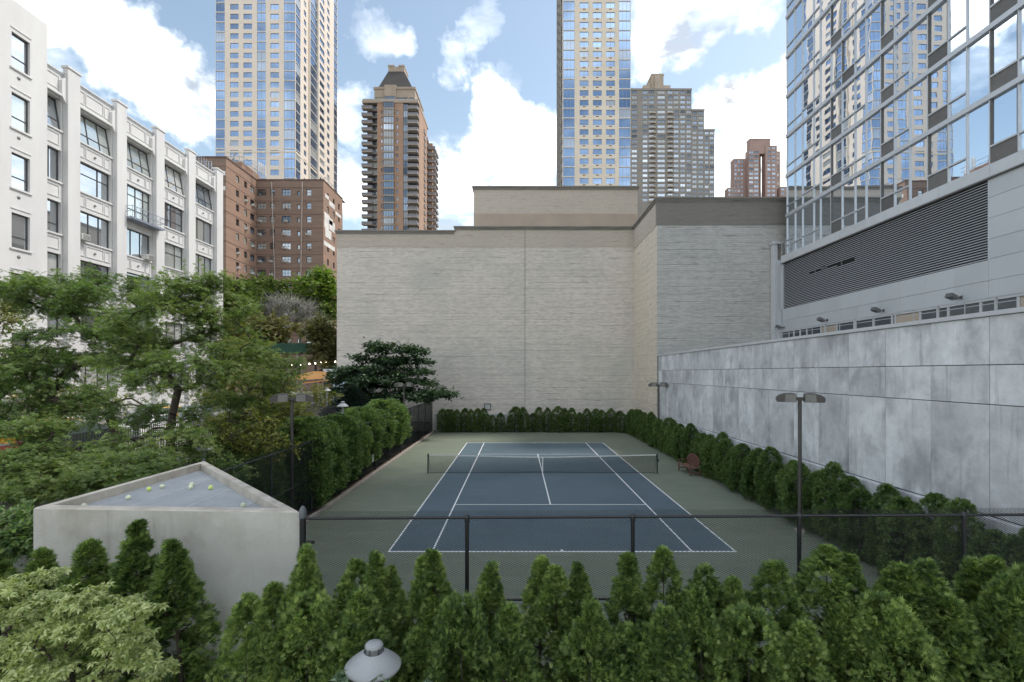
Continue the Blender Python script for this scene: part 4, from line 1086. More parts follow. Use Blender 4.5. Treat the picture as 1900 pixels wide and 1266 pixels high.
mb = MB(); mb.quad((0, 0, 0), (0, 0, TT), (0, 36, TT), (0, 36, 0)); mb.quad((0, 36, 0), (0, 36, TT), (Xb - Xa, 36, TT), (Xb - Xa, 36, 0)); mb.quad((0, 0, TT), (Xb - Xa, 0, TT), (Xb - Xa, 36, TT), (0, 36, TT)); mb.build('back_walls', M['beige'], t1)
mb = MB(); zc = PZ(281, Y1); mb.box(-.06, Xb - Xa + .06, -.06, 0 - .002, zc - .45, zc + .1); mb.box(Xb - Xa + .002, Xb - Xa + .06, 0, 36, zc - .45, zc + .1); mb.build('belt_course', M['beige2'], t1)
# projecting corner post of the bay on the side
mb = MB()
for uy in (9.7, 16.7): mb.box(Xb - Xa, Xb - Xa + .5, uy, uy + .4, 0, TT)
mb.build('bay_posts', M['beige2'], t1)

# right of centre: cream tower
Xa2, Xb2 = PX(1043.6, Y1), PX(1170, Y1)
t2 = empty('cream_window_grid_tower', (Xa2, Y1, 0), 0, 'tall cream tower with three columns of windows between blue glass corners', 'tower')
f2 = Face((Xa2, Y1, 0), 0); u2 = lambda x: (x - 1043.6) * sc
sills2 = [121.7 - 3.105 * k for k in range(39, -16, -1)]
tower_face(t2, (Xa2, Y1, 0), f2, Xb2 - Xa2, 0, TT, [(u2(1045), u2(1066), 'g'), (u2(1075.5), u2(1092), 's'), (u2(1100), u2(1116.5), 's'), (u2(1124.5), u2(1141), 's'), (u2(1148.5), u2(1169.6), 'g')], sills2, 3.105, M['beige2'], (60, 125), key='t1')
f2s = Face((Xa2, Y1 + 23, 0), -90)
tower_face(t2, (Xa2, Y1, 0), f2s, 23, 0, TT, [(1.0, 3.2, 'w'), (5, 7.2, 'w'), (9, 11.2, 'w'), (13, 15.2, 'w'), (18.5, 22.6, 'g')], sills2, 3.105, M['olive'], (60, 145), wmats=WM, key='t2s')  # flank turned from the sun: its shade is put into a darker wall colour
mb = MB(); mb.box(.6, Xb2 - Xa2 - .05, .6, 22.9, 0, TT - .3); mb.build('core', M['beige2'], t2)

# brown tower with the cut-off pyramid roof
Y3 = 201.0; s3 = Y3 / F
X3 = PX(672.7, Y3)
t3 = empty('brown_balcony_tower', (X3, Y3, 0), 0, 'brown brick tower with stacked balconies and dark truncated pyramid roof', 'tower')
u3 = lambda x: (x - 672.7) * s3
Z3 = PZ(190, Y3); p3 = 2.995
n3 = 19
sl3 = [Z3 - 1.9 - p3 * (k + 1) for k in range(n3)]
WD = [M['wframe'], M['pwindow']]
W3 = u3(776)
f3 = Face((X3, Y3, 0), 0)
# centre part: two brick strips and the glazed bay
cols3 = [(u3(707), u3(709.5), 'n'), (u3(735.5), u3(739), 'n')]
tower_face(t3, (X3, Y3, 0), Face((X3 + u3(700), Y3, 0), 0), u3(748) - u3(700), 0, Z3, [(c[0] - u3(700), c[1] - u3(700), c[2]) for c in cols3], sl3, p3, M['tan'], (62, 130), wmats=WD, key='t3')
mb = MB()
for z in [Z3 - p3 * k for k in range(n3 + 4)]: mb.box(u3(712.4), u3(732.2), -1.15, 0, z - .35, z + .18)
mb.build('bay_sills', M['balcony'], t3)
bm = window_mesh(u3(732) - u3(712.6), p3 - .6, 4, 1, .1, WD, .12, 't3')
for z in [Z3 - p3 * (k + 1) for k in range(n3 + 1)]: inst('bay_window', bm, t3, (u3(722.3), -1.0, z + .2))
mb = MB(); mb.box(u3(712.6), u3(732), -.9, -.1, 0, Z3); mb.box(u3(699.9), u3(748), .3, 20, 0, Z3 - .1); mb.box(u3(680), u3(776) - .05, 2.2, 20, 0, Z3 - .1); mb.build('core', M['tan'], t3)
# balcony stacks: slab and rail per storey
def balc_mesh(w_, d_, name='balcony'):
    m_ = MB(); m_.box(0, w_, -d_, 0, -.28, 0); m_.cur = 1
    m_.box(0, w_, -d_, -d_ + .08, .0, 1.0); m_.box(0, .08, -d_ + .08, 0, 0, 1.0); m_.box(w_ - .08, w_, -d_ + .08, 0, 0, 1.0)
    return m_.mesh(name, [M['balcony'], M['balcony_rail']])
bl = balc_mesh(u3(692) - u3(672.7), 2.2); br_ = balc_mesh(u3(776) - u3(757), 2.2)
gl = window_mesh(u3(699.9) - u3(680), p3 - .3, 5, 1, .1, WD, .12, 't3'); gr_ = window_mesh(u3(757) - u3(748), p3 - .3, 2, 1, .1, WD, .12, 't3'); gr2 = window_mesh(u3(774) - u3(757), p3 - .3, 4, 1, .1, WD, .12, 't3')
mb = MB()
for k in range(n3 + 1):
    z = Z3 - p3 * (k + 1)
    inst('balcony', bl, t3, (0, .8, z)); inst('balcony', br_, t3, (u3(757), .8, z))
    inst('window', gl, t3, ((u3(699.9) + u3(680)) / 2, 1.2, z)); inst('window', gr_, t3, ((u3(757) + u3(748)) / 2, .4, z)); inst('window', gr2, t3, ((u3(774) + u3(757)) / 2, 1.2, z))
    mb.box(u3(680), u3(699.9), 0.1, 2.3, z - .25, z - .02); mb.box(u3(748), u3(776), .3, 2.3, z - .25, z - .02)
mb.build('floor_slabs', M['balcony'], t3)
# flank
D3 = 21.0
tower_face(t3, (X3, Y3, 0), Face((X3 + W3 - 1.2, Y3 + 2, 0), 90), D3, 0, Z3 + 1.5, [(6, 8, 'n'), (13.5, 15, 'n')], sl3, p3, M['tan'], (62, 130), wmats=WD, key='t3')
bs_ = balc_mesh(3.4, 1.5)
for k in range(n3):
    z = Z3 - p3 * (k + 2)
    inst('balcony', bs_, t3, (W3 - 1.2, 10.2 + 2, z), (0, 0, R(90))); inst('balcony', bs_, t3, (W3 - 1.2, 17.5 + 2, z), (0, 0, R(90)))
mb = MB()
mb.box(-.1, W3 + .1, -.3, 22, Z3 - .3, Z3 + .55); mb.build('roof_slab', M['tan_stone'], t3)
mb = MB()
for (a, b) in ((0, .12), (W3 - .12, W3)): mb.box(a, b, -.2, 20, Z3 + .56, Z3 + 1.3)
mb.box(.12, W3 - .12, -.2, -.08, Z3 + .56, Z3 + 1.3); mb.build('roof_parapet', M['balcony'], t3)
pa, pb = u3(692), u3(768)
mb = MB(); mb.box(pa, pb, 2, 19, Z3 + .5, PZ(163, Y3 + 2)); mb.box(pa - .3, pb + .3, 1.7, 19.3, PZ(166, Y3 + 2), PZ(162, Y3 + 2)); mb.box(u3(712), u3(733), 1, 3, Z3 + .55, PZ(160, Y3 + 2)); ph = mb.build('penthouse', M['tan_stone'], t3)
for (a, b) in ((692.8, 711), (713, 732), (734, 754), (757, 766)):
    inst('window', window_mesh(u3(b) - u3(a), 2.4, 4, 1, .1, WD, .12, 't3'), t3, ((u3(a) + u3(b)) / 2, 1.95 if a != 713 else .95, PZ(187, Y3)))
za, zb = PZ(162, Y3 + 2), PZ(133, Y3 + 7)
mb = MB(); k7 = (Y3 + 7) / Y3; a0, a1 = u3(699), u3(763); b0, b1 = PX(720.5, Y3 + 7) - X3, PX(750, Y3 + 7) - X3
mb.add([(a0, 2.2, za), (a1, 2.2, za), (a1, 19, za), (a0, 19, za), (b0, 7, zb), (b1, 7, zb), (b1, 14, zb), (b0, 14, zb)], [(0, 1, 5, 4), (1, 2, 6, 5), (2, 3, 7, 6), (3, 0, 4, 7), (4, 5, 6, 7)]); rf = mb.build('pyramid_roof', M['slate'], t3)
mb = MB(); zc = PZ(124, Y3 + 7); zd = PZ(121, Y3 + 7); mb.box(b0, b1, 7, 14, zb - .3, zc); mb.box(b0 - .15, b0 + 2.7, 6.8, 14.2, zc, zd); mb.box(b1 - 2.4, b1 + .15, 6.8, 14.2, zc, zd); mb.build('roof_crown', M['tan_stone'], rf)
# lower wing at the back right
mb = MB(); wx0, wx1 = -41.2 - X3, PX(803, 224) - X3; wz_ = PZ(268, 224); mb.box(wx0 - 1, wx1, 22, 32, 0, wz_); mb.build('rear_wing', M['tan'], t3)
bw = balc_mesh(3.2, 1.4); 
for k in range(14):
    z = wz_ - p3 * (k + 1); inst('balcony', bw, t3, (wx1, 23 + 1, z), (0, 0, R(90))); inst('balcony', bw, t3, (wx1, 28, z), (0, 0, R(90))); inst('balcony', bw, t3, (wx0 + .3, 22, z))

# grey stepped tower
Y4 = 290.0; s4 = Y4 / F; X4 = PX(1150, Y4)
t4 = empty('grey_stepped_tower', (X4, Y4, 0), 0, 'grey stepped apartment tower with many small windows right of the cream tower', 'tower')
u4 = lambda x: (x - 1150) * s4
zt = [PZ(166, Y4), PZ(204.5, Y4), PZ(241.5, Y4)]
steps = [(1150, 1283, zt[0]), (1283.01, 1306.5, zt[1]), (1306.51, 1325.5, zt[2])]
p4 = 2.93
for (xa, xb, z1) in steps:
    cl = []
    xs = {1150: [(1172, 1182), (1192.5, 1201.5), (1204, 1213.5), (1220, 1234), (1239, 1248.5), (1250.5, 1259.5), (1262.5, 1271.5), (1274, 1282)], 1283.01: [(1285, 1293), (1296, 1305)], 1306.51: [(1308, 1315), (1317, 1324.5)]}[xa]
    for (a, b) in xs: cl.append((u4(a) - u4(xa), u4(b) - u4(xa), 'w'))
    tower_face(t4, (X4, Y4, 0), Face((X4 + u4(xa), Y4, 0), 0), u4(xb) - u4(xa), 0, z1, cl, [z1 - 2.6 - p4 * k for k in range(26)], p4, M['olive'], (108, 200), wmats=WD, key='t4')
    mb = MB(); mb.box(u4(xa), u4(xb), .4, 26, 0, z1 - .1); mb.build('core', M['olive'], t4)
    mb = MB(); mb.box(u4(xa) - .1, u4(xb) + .2, -.25, .38, z1 - .6, z1 + .5); mb.build('parapet', M['olive'], t4)
bcm = MB(); bcm.prism([(3.4 * math.cos(R(a)) * 1.05 + 3.4, -1.5 * math.sin(R(a))) for a in range(0, 181, 30)], -.25, .55); bcm = bcm.mesh('balcony', M['balcony'])
for xx in (1204.5, 1237):
    for k in range(20): inst('balcony', bcm, t4, (u4(xx), 0, zt[0] - 14.6 - p4 * k), (0, 0, 0), (.6, 1, 1))
mb = MB(); a, b = u4(1196), u4(1247); z1 = PZ(153, Y4); mb.box(a, b, 3, 20, zt[0], z1); mb.box(u4(1211), u4(1233), 2, 15, z1 - 5, PZ(135, Y4)); mb.box(u4(1210), u4(1234), 1.8, 15.2, PZ(136, Y4), PZ(133.5, Y4)); mb.box(u4(1216), u4(1227), 1, 3, zt[0], PZ(138, Y4))
mb.add([(u4(1203), 3.2, z1), (u4(1211), 3.2, z1), (u4(1211), 3.2, PZ(137, Y4)), (u4(1203), 12, z1), (u4(1211), 12, z1), (u4(1211), 12, PZ(137, Y4))], [(0, 1, 2), (3, 5, 4), (0, 2, 5, 3)])
mb.box(u4(1182), u4(1196) - .1, 3, 18, zt[0], PZ(161, Y4)); mb.build('roof_house', M['tan_stone'], t4)
mb = MB()
for xx in (1213, 1228, 1252, 1258, 1262): mb.tube([(u4(xx), 4, zt[0]), (u4(xx), 4, zt[0] + (12 if xx < 1230 else 1.6))], .12, 4)
mb.build('roof_pipes', M['grille'], t4)

# plum brick tower far right
Y5 = 330.0; s5 = Y5 / F; X5 = PX(1352, Y5)
t5 = empty('plum_brick_tower', (X5, Y5, 0), 0, 'small distant plum brick tower left of the glass tower', 'tower')
u5 = lambda x: (x - 1352) * s5
def t5block(xa, xb, yt, d0, cols, wall, d1=5):
    z1 = PZ(yt, Y5); tower_face(t5, (X5, Y5, 0), Face((X5 + u5(xa), Y5 + d0, 0), 0), u5(xb) - u5(xa), 0, z1, [(u5(a) - u5(xa), u5(b) - u5(xa), 'w') for a, b in cols], [z1 - 2.6 - 2.9 * k for k in range(14)], 2.9, wall, (118, 200), wmats=WD, key='t4')
    m_ = MB(); m_.box(u5(xa), u5(xb), d0 + .3, d0 + d1, 0, z1 - .1); m_.build('core', wall, t5)
t5block(1352.5, 1366, 346.5, 2, [(1354, 1358), (1360, 1364)], M['plum'])
t5block(1366.1, 1389, 290, 4, [(1368, 1372), (1374, 1378), (1380, 1384)], M['plum'])
t5block(1389.1, 1409, 278, 0, [(1390, 1398), (1399.5, 1407.5)], M['plum'])
t5block(1409.1, 1420, 280, 6, [], M['brick'])
t5block(1420.1, 1442, 270, 0, [(1424, 1430), (1433, 1439)], M['plum'])
t5block(1442.1, 1452, 277, 3, [(1443, 1450)], M['tan'])
t5block(1445, 1456, 348.5, -2, [(1447, 1453)], M['plum'])
mb = MB(); mb.box(u5(1392), u5(1430), .4, 5, PZ(285, Y5), PZ(259, Y5)); mb.box(u5(1391.5), u5(1430.5), .2, 5.2, PZ(259, Y5), PZ(257, Y5)); mb.build('roof_house', M['plum'], t5)
# ------------------------------------------------------------------ triangular ventilation shaft
SZ = 3.655
Fl = Vector((-7.09, 7.09)); Fr = Vector((-3.10, 6.90)); Ap = Vector((-7.03, 10.88))
shaft = empty('ventilation_shaft', (-5.6, 8.2, 0), 0, 'triangular grey concrete shaft with open steel grating on top, left foreground', 'shaft')
def shp(mb, name, mats):
    o_ = mb.build(name, mats, shaft); o_.location = (5.6, -8.2, 0); return o_
def inset(poly, d):
    n = len(poly); out = []
    c = sum(poly, Vector((0, 0))) / n
    L = []
    for i in range(n):
        a, b = poly[i], poly[(i + 1) % n]; t = (b - a).normalized(); nn = Vector((-t.y, t.x))
        if nn.dot(c - a) < 0: nn = -nn
        L.append((a + nn * d, t))
    for i in range(n):
        (a, t), (b, s) = L[i - 1], L[i]
        k = ((b - a).x * s.y - (b - a).y * s.x) / (t.x * s.y - t.y * s.x); out.append(a + t * k)
    return out
tri = [Fl, Fr, Ap]; tin = inset(tri, .15)
mb = MB()
for i in range(3):
    a, b, c, d = tri[i], tri[(i + 1) % 3], tin[(i + 1) % 3], tin[i]
    q = lambda p, z: (p.x, p.y, z)
    mb.cur = 0; mb.quad(q(a, -.06), q(b, -.06), q(b, SZ - .02), q(a, SZ - .02))
    mb.cur = 1
    a2, b2 = inset(tri, .02)[i], inset(tri, .02)[(i + 1) % 3]
    mb.quad(q(a, SZ - .02), q(b, SZ - .02), q(b2, SZ), q(a2, SZ)); mb.quad(q(a2, SZ), q(b2, SZ), q(c, SZ), q(d, SZ)); mb.quad(q(d, SZ), q(c, SZ), q(c, SZ - .5), q(d, SZ - .5))
shp(mb, 'shaft_wall', [M['shaft'], M['rim']])
# grating: bearing bars clipped to the triangle, laid on a few beams
GZ = SZ - .14
def clip(line_pt, dirv):
    ts = []
    for i in range(3):
        a, b = tin[i], tin[(i + 1) % 3]; e = b - a; den = dirv.x * e.y - dirv.y * e.x
        if abs(den) < 1e-9: continue
        t = ((a - line_pt).x * e.y - (a - line_pt).y * e.x) / den; s = ((a - line_pt).x * dirv.y - (a - line_pt).y * dirv.x) / den
        if -1e-6 <= s <= 1 + 1e-6: ts.append(t)
    return (min(ts), max(ts)) if len(ts) >= 2 else None
mb = MB()
y = 7.2
while y < 10.85:
    c_ = clip(Vector((0, y)), Vector((1, 0)))
    if c_ and c_[1] - c_[0] > .05: mb.box(c_[0], c_[1], y - .004, y + .004, GZ - .03, GZ)
    y += .034
gb = shp(mb, 'grating_bars', M['grate']); gb['kind'] = 'stuff'
mb = MB(); x = -6.9
while x < -3.2:
    c_ = clip(Vector((x, 0)), Vector((0, 1)))
    if c_ and c_[1] - c_[0] > .05: mb.box(x - .004, x + .004, c_[0], c_[1], GZ - .012, GZ + .002)
    x += .05
shp(mb, 'grating_rods', M['grate'])['kind'] = 'stuff'
mb = MB()
for x in (-6.1, -5.2, -4.3):
    c_ = clip(Vector((x, 0)), Vector((0, 1))); mb.box(x - .012, x + .012, c_[0], c_[1], GZ - .012, GZ + .006)
shp(mb, 'panel_seams', M['grate'])
mb = MB(); mb.add([(p.x, p.y, GZ - .07) for p in inset(tri, .14)], [(0, 1, 2)]); shp(mb, 'duct_cover', M['grate'])
# tennis balls lying on the grating
def zo2(zx, zy): return (zx * .33684, 840 + zy * .33677)
balls = [((820, 200), 'bright yellow-green tennis ball left of centre on the grating'), ((893, 186), 'tennis ball right behind the bright one left of centre'), ((1057, 176), 'rear one of two touching balls in the middle of the grating'), ((1050, 191), 'front one of two touching balls in the middle of the grating'),
         ((1160, 192), 'bright tennis ball right of the touching pair'), ((707, 247), 'tennis ball in the left part of the grating'), ((462, 293), 'tennis ball at the left front edge of the grating'), ((1340, 290), 'tennis ball at the front edge towards the right corner'),
         ((1443, 275), 'dirty tennis ball against the slanting rim at right'), ((1214, 131), 'left one of two balls against the slanting rim'), ((1226, 137), 'right one of two balls against the slanting rim'), ((1112, 67), 'tennis ball in the far apex of the grating')]
bm_ = {}
for mt in ('ball', 'ball_pale'):
    m_ = MB(); R_ = .040; N1 = 12
    m_.lathe([(R_ * math.sin(math.pi * i / 8), -R_ * math.cos(math.pi * i / 8)) for i in range(9)], N1); m_.cur = 1
    pts = []
    for i in range(25):
        t = 2 * math.pi * i / 24; A = .44; 
        th = math.pi / 2 - (math.pi / 2 - A) * math.cos(t); ph = t / 2 + A * math.sin(2 * t)
        pts.append(Vector((math.sin(th) * math.cos(ph * 2), math.sin(th) * math.sin(ph * 2), math.cos(th))) * R_)
    m_.tube(pts, .003, 4, False); bm_[mt] = m_.mesh('tennis_ball', [M[mt], M['net_band']])
for k, ((zx, zy), lab) in enumerate(balls):
    x, y_ = zo2(zx, zy); zc = GZ + .043; Yb = (CH - zc) * F / (y_ - CY)
    o = inst('tennis_ball', bm_['ball' if k in (0, 4) else 'ball_pale'], None, (PX(x, Yb), Yb, zc), (k, k * 1.7, k * .9))
    tag(o, lab, 'tennis ball', 'tennis balls on the shaft')

# ------------------------------------------------------------------ chain-link fences
def chain_mesh(w_, h_, cell, r, mat, name='chain_link'):
    """woven diamond mesh: zigzag wires, three-sided, in the x-z plane"""
    nx = int(round(w_ / cell)); nz = int(round(h_ / cell)) * 2
    cx = w_ / nx; cz = h_ / nz
    vs = []; fs = []
    tri_ = [(0.0, 1.0), (.87, -.5), (-.87, -.5)]
    i_ = np.arange(nz + 1)
    for k in range(nx):
        for s in (0,):
            x = cx * k + cx * .5 + np.where(i_ % 2 == 0, -.5, .5) * cx * 1.0
            z = cz * i_; yb = np.where(i_ % 2 == 0, -r, r)
            b = len(vs)
            for a in range(nz + 1):
                for (dx, dy) in tri_: vs.append((x[a] + dx * r, yb[a] * .6 + dy * r, z[a]))
            for a in range(nz):
                for t in range(3):
                    u = (t + 1) % 3; fs.append((b + a * 3 + t, b + a * 3 + u, b + a * 3 + 3 + u, b + a * 3 + 3 + t))
            b = len(vs)
            for a in range(nz + 1):
                xx = cx * k + cx * .5 - (x[a] - cx * k - cx * .5)
                for (dx, dy) in tri_: vs.append((xx + dx * r, -yb[a] * .6 + dy * r, z[a]))
            for a in range(nz):
                for t in range(3):
                    u = (t + 1) % 3; fs.append((b + a * 3 + t, b + a * 3 + u, b + a * 3 + 3 + u, b + a * 3 + 3 + t))
    return mesh_np(name, np.array(vs), np.array(fs), mat)

def fence(name, label, A, B, H, posts, mat, cell, wr, pr, rr, midrails=(), term=None, cap=M['fence_cap'], top_rail=True):
    """A, B ground points; posts = distances along the run"""
    A = Vector(A); B = Vector(B); d = B - A; L = d.length; an = math.atan2(d.y, d.x)
    e = empty(name, A, an, label, 'fence')
    m_ = MB(); m_.tube([(0, 0, H), (L, 0, H)], rr, 8); m_.build('top_rail', mat, e)
    for z in midrails: m_ = MB(); m_.tube([(0, 0, z), (L, 0, z)], rr * .8, 6); m_.build('mid_rail', mat, e)
    pm_ = MB(); pm_.tube([(0, 0, -.05), (0, 0, H + .01)], pr, 10); pm_.lathe([(pr * 1.25, -.06), (pr * 1.3, 0), (pr * 1.2, .03), (0, .05)], 10, (0, 0, H)); pmesh_ = pm_.mesh('post', mat)
    for p in posts: inst('post', pmesh_, e, (p, 0, 0))
    bounds = sorted(set([0] + list(posts) + [L])); bounds = [b for i, b in enumerate(bounds) if i == 0 or b - bounds[i - 1] > .2]
    cache = {}
    for a, b in zip(bounds[:-1], bounds[1:]):
        k = round(b - a, 1)
        if k not in cache: cache[k] = (chain_mesh(b - a, H - .04 + .09, cell, wr, mat), b - a)
        me, w0 = cache[k]
        inst('chain_link', me, e, (a, .035, .04), (0, 0, 0), ((b - a) / w0, 1, 1))
    if term is not None:
        m_ = MB(); m_.tube([(0, 0, -.05), (0, 0, H + .03)], term, 12); t_ = m_.build('terminal_post', mat, e); t_.location = (-.05, 0, 0)
        m_ = MB(); m_.lathe([(term * 1.15, -.02), (term * 1.15, .05), (term * .95, .10), (term * .5, .14), (.0, .155)], 12, (0, 0, H + .03)); m_.build('post_cap', cap, t_)
        m_ = MB()
        for z in (.4, 1.2, 2.0, 2.7, 3.2): m_.box(-.0, .16, -.02, .02, z, z + .04)
        m_.build('brackets', mat, t_)
    return e
fence('chain_link_fence', 'black chain-link fence across the foreground in front of the court', (-3.0, 6.88, 0), (9.6, 7.10, 0), 3.56, [2.28, 4.66, 7.08, 9.5, 11.9], M['fence'], .062, .0043, .029, .021, (2.38, 1.2), term=.045)
fence('side_fence', 'dark green chain-link fence along the left side of the court', (-8.18, 11.0, 0), (-8.18, 46.6, 0), 2.9, [2.0, 5.1, 8.25, 11.3, 14.3, 16.9, 19.9, 22.9, 25.9, 28.9, 31.9, 35.4], M['fence_green'], .085, .0046, .03, .021, (1.45,))
fence('short_fence', 'short dark chain-link fence behind the concrete shaft', (-8.12, 11.0, 0), (-7.1, 10.95, 0), 2.9, [.5], M['fence_green'], .085, .0046, .03, .021)
# small notice on the side fence
sg = P(694, 850, 27.0)
m_ = MB(); m_.bbox(-.012, .012, -.16, .16, -.22, .22, .004); o = m_.build('fence_notice', M['sign'], None, (-8.12, 27.2, 0.85)); tag(o, 'small white notice fixed to the left side fence', 'sign')

# ------------------------------------------------------------------ court lights
def court_light(x, y_, H, label, sgn):
    e = empty('court_light', (x, y_, 0), R(-24 * sgn), label, 'lamp post', 'twin-head court lights')
    m_ = MB(); m_.tube([(0, 0, 0), (0, 0, H - .05)], .062, 12); m_.build('pole', M['lamp_dark'], e)
    m_ = MB(); m_.bbox(-.16, .16, -.16, .16, -.03, .10, .01); m_.build('base', M['kerb'], e)
    m_ = MB(); m_.bbox(-.16, .16, -.07, .07, H - .10, H + .02, .01); m_.build('cross_arm', M['lamp_dark'], e)
    for s in (-1, 1):
        m_ = MB(); prof = [(.03, -.15), (.62, -.15), (.65, -.05), (.63, .03), (.52, .11), (.36, .155), (.16, .17), (.03, .14)]
        hw = .24
        n = len(prof); vs = []
        for yy in (-hw, -hw + .04, hw - .04, hw):
            k = 1.0 if abs(yy) < hw - .01 else .9
            vs += [((.10 + px_) * s, yy, H + (pz if pz < 0 else pz * k)) for px_, pz in prof]
        fs = []
        for r in range(3):
            for i in range(n):
                j = (i + 1) % n; fs.append((r * n + i, r * n + j, r * n + n + j, r * n + n + i))
        fs += [tuple(range(n)), tuple(range(3 * n, 4 * n))]
        m_.add(vs, fs)
        hd = m_.build('lamp_head', M['lamp_dark'], e)
        for t_ in (-1, 1): c_ = MB(); c_.add([((.10 + px_ * .42) * s, t_ * (hw + .004), H + pz * .98) for px_, pz in ((.10, -.145), (.92, -.145), (.86, .125), (.10, .13))], [(0, 1, 2, 3)]); c_.build('end_plate', M['lamp_face'], hd)
        c_ = MB(); c_.quad((.16 * s, -hw + .05, H - .154), (.70 * s, -hw + .05, H - .154), (.70 * s, hw - .05, H - .154), (.16 * s, hw - .05, H - .154)); c_.build('lens', M['lamp_under'], hd)
    return e
court_light(9.98, 17.1, 4.75, 'dark twin-head court light by the concrete wall, nearer to the camera', 1)
court_light(10.72, 36.7, 4.73, 'dark twin-head court light at the far end of the concrete wall', 1)
court_light(-8.62, 18.5, 4.68, 'dark twin-head court light outside the left fence, nearer to the camera', -1)
court_light(-8.62, 36.8, 4.73, 'dark twin-head court light in front of the spreading tree', -1)

# ------------------------------------------------------------------ garden lamps with dish shades
def garden_lamp(loc, H, label, tilt=0.0):
    e = empty('garden_lamp', loc, 0, label, 'garden lamp', 'pale garden lamps with dish shades')
    e.rotation_euler = (0, tilt, 0)
    m_ = MB(); m_.lathe([(.0, 0), (.10, 0), (.10, .05), (.062, .09), (.055, .3), (.055, H - .03), (.07, H), (.0, H)], 16); m_.build('post', M['lamp_pale'], e)
    m_ = MB(); m_.lathe([(.285, H - .018), (.292, H), (.28, H + .016), (.21, H + .075), (.13, H + .135), (.105, H + .15)], 32); m_.lathe([(.282, H - .014), (.10, H + .11), (.0, H + .11)], 32); sh = m_.build('shade', M['lamp_pale'], e)
    m_ = MB(); m_.lathe([(.085, H + .13), (.085, H + .205)], 20); m_.build('lantern_glass', M['lampglass'], e)
    m_ = MB()
    for k in range(6): a = k * math.pi / 3 + .3; m_.tube([(.09 * math.cos(a), .09 * math.sin(a), H + .13), (.09 * math.cos(a), .09 * math.sin(a), H + .21)], .008, 5)
    m_.lathe([(.106, H + .13), (.106, H + .145), (.09, H + .145)], 20); m_.build('cage', M['chrome'], e)
    m_ = MB(); m_.lathe([(.094, H + .20), (.094, H + .218), (.082, H + .234), (.045, H + .248), (.0, H + .252)], 20); m_.build('cap', M['lamp_pale'], e)
    return e
fy = 5.15
garden_lamp((PX(675, fy), fy, 0), PZ(1234, fy), 'pale dish-shaded garden lamp among the foreground hedge', 0.04)
garden_lamp((PX(378, 15.3), 15.3, 0), PZ(833, 15.3), 'pale garden lamp behind the apex of the concrete shaft')
garden_lamp((PX(636, 24.6), 24.6, gz(24.6)), PZ(754, 24.6) - gz(24.6), 'pale garden lamp rising from the left hedge, nearer one')
garden_lamp((PX(607, 36.7), 36.7, STZ), PZ(725, 36.7) - STZ, 'white garden lamp in front of the pale blue hut')

# ------------------------------------------------------------------ bench
bn = empty('garden_bench', (9.62, 27.15, 0), R(-90), 'red-brown wooden bench with arched back beside the right hedge', 'bench')
# local x along the bench, front = -y... turned so that it looks towards the court
bn.rotation_euler = (0, 0, R(-90 + 4))
hw = .78
for sx in (-1, 1):
    for (yy, zz, nm) in ((-.26, .62, 'leg'), (.26, .80, 'leg')):
        m_ = MB(); m_.bbox(sx * hw - .03, sx * hw + .03, yy - .03, yy + .03, 0, zz, .006); m_.build(nm, M['wood'], bn)
    m_ = MB(); m_.bbox(sx * hw - .04, sx * hw + .04, -.32, .26, .625, .655, .008); m_.build('armrest', M['wood'], bn)
    m_ = MB(); m_.bbox(sx * hw - .02, sx * hw + .02, -.23, .23, .16, .21, .004); m_.build('stretcher', M['wood'], bn)
m_ = MB(); m_.bbox(-hw + .032, hw - .032, -.02, .02, .17, .205, .004); m_.build('stretcher', M['wood'], bn)
for k in range(6):
    m_ = MB(); y_ = -.27 + k * .088; m_.bbox(-hw + (.032 if k in (0, 1, 5) else -.02), hw - (.032 if k in (0, 1, 5) else -.02), y_, y_ + .075, .40, .425, .004); m_.build('seat_slat', M['wood'], bn)
arch = lambda x: .80 + .26 * math.cos(x / hw * math.pi / 2) ** .8
m_ = MB()
for i in range(16):
    xa, xb = -hw + i * hw / 8, -hw + (i + 1) * hw / 8; za, zb = arch(xa), arch(xb)
    m_.add([(xa, .24, za - .04), (xb, .24, zb - .04), (xb, .29, zb - .04), (xa, .29, za - .04), (xa, .24, za + .03), (xb, .24, zb + .03), (xb, .29, zb + .03), (xa, .29, za + .03)], [(0, 3, 2, 1), (4, 5, 6, 7), (0, 1, 5, 4), (2, 3, 7, 6)])
m_.build('top_rail', M['wood'], bn)
m_ = MB(); m_.bbox(-hw + .03, hw - .03, .24, .28, .46, .51, .004); m_.build('back_rail', M['wood'], bn)
for k in range(15):
    x = -hw + .09 + k * (2 * hw - .18) / 14; m_ = MB(); m_.box(x - .032, x + .032, .25, .272, .512, arch(x) - .042); m_.build('back_slat', M['wood'], bn)

# ------------------------------------------------------------------ street side: railing, cars, shed, hut
rf = empty('iron_railing', (-13.45, 25, 2.17), 0, 'black iron picket railing on the low retaining wall beside the street', 'railing')
m_ = MB(); m_.box(-.02, .02, -20, 14, .92, .96); m_.build('top_rail', M['iron'], rf)
m_ = MB(); m_.box(-.02, .02, -20, 14, .14, .18); m_.build('bottom_rail', M['iron'], rf)
m_ = MB(); m_.box(-.011, .011, -.011, .011, 0, 1.02); m_.add([(-.02, -.02, 1.02), (.02, -.02, 1.02), (.02, .02, 1.02), (-.02, .02, 1.02), (0, 0, 1.12)], [(0, 1, 4), (1, 2, 4), (2, 3, 4), (3, 0, 4)]); pk = m_.mesh('picket', M['iron'])
for k in range(240): inst('picket', pk, rf, (0, -19.9 + k * .14, 0))
rf2 = empty('kerbside_railing', (-20.4, 25, STZ), 0, 'black iron picket railing farther back along the street pavement', 'railing')
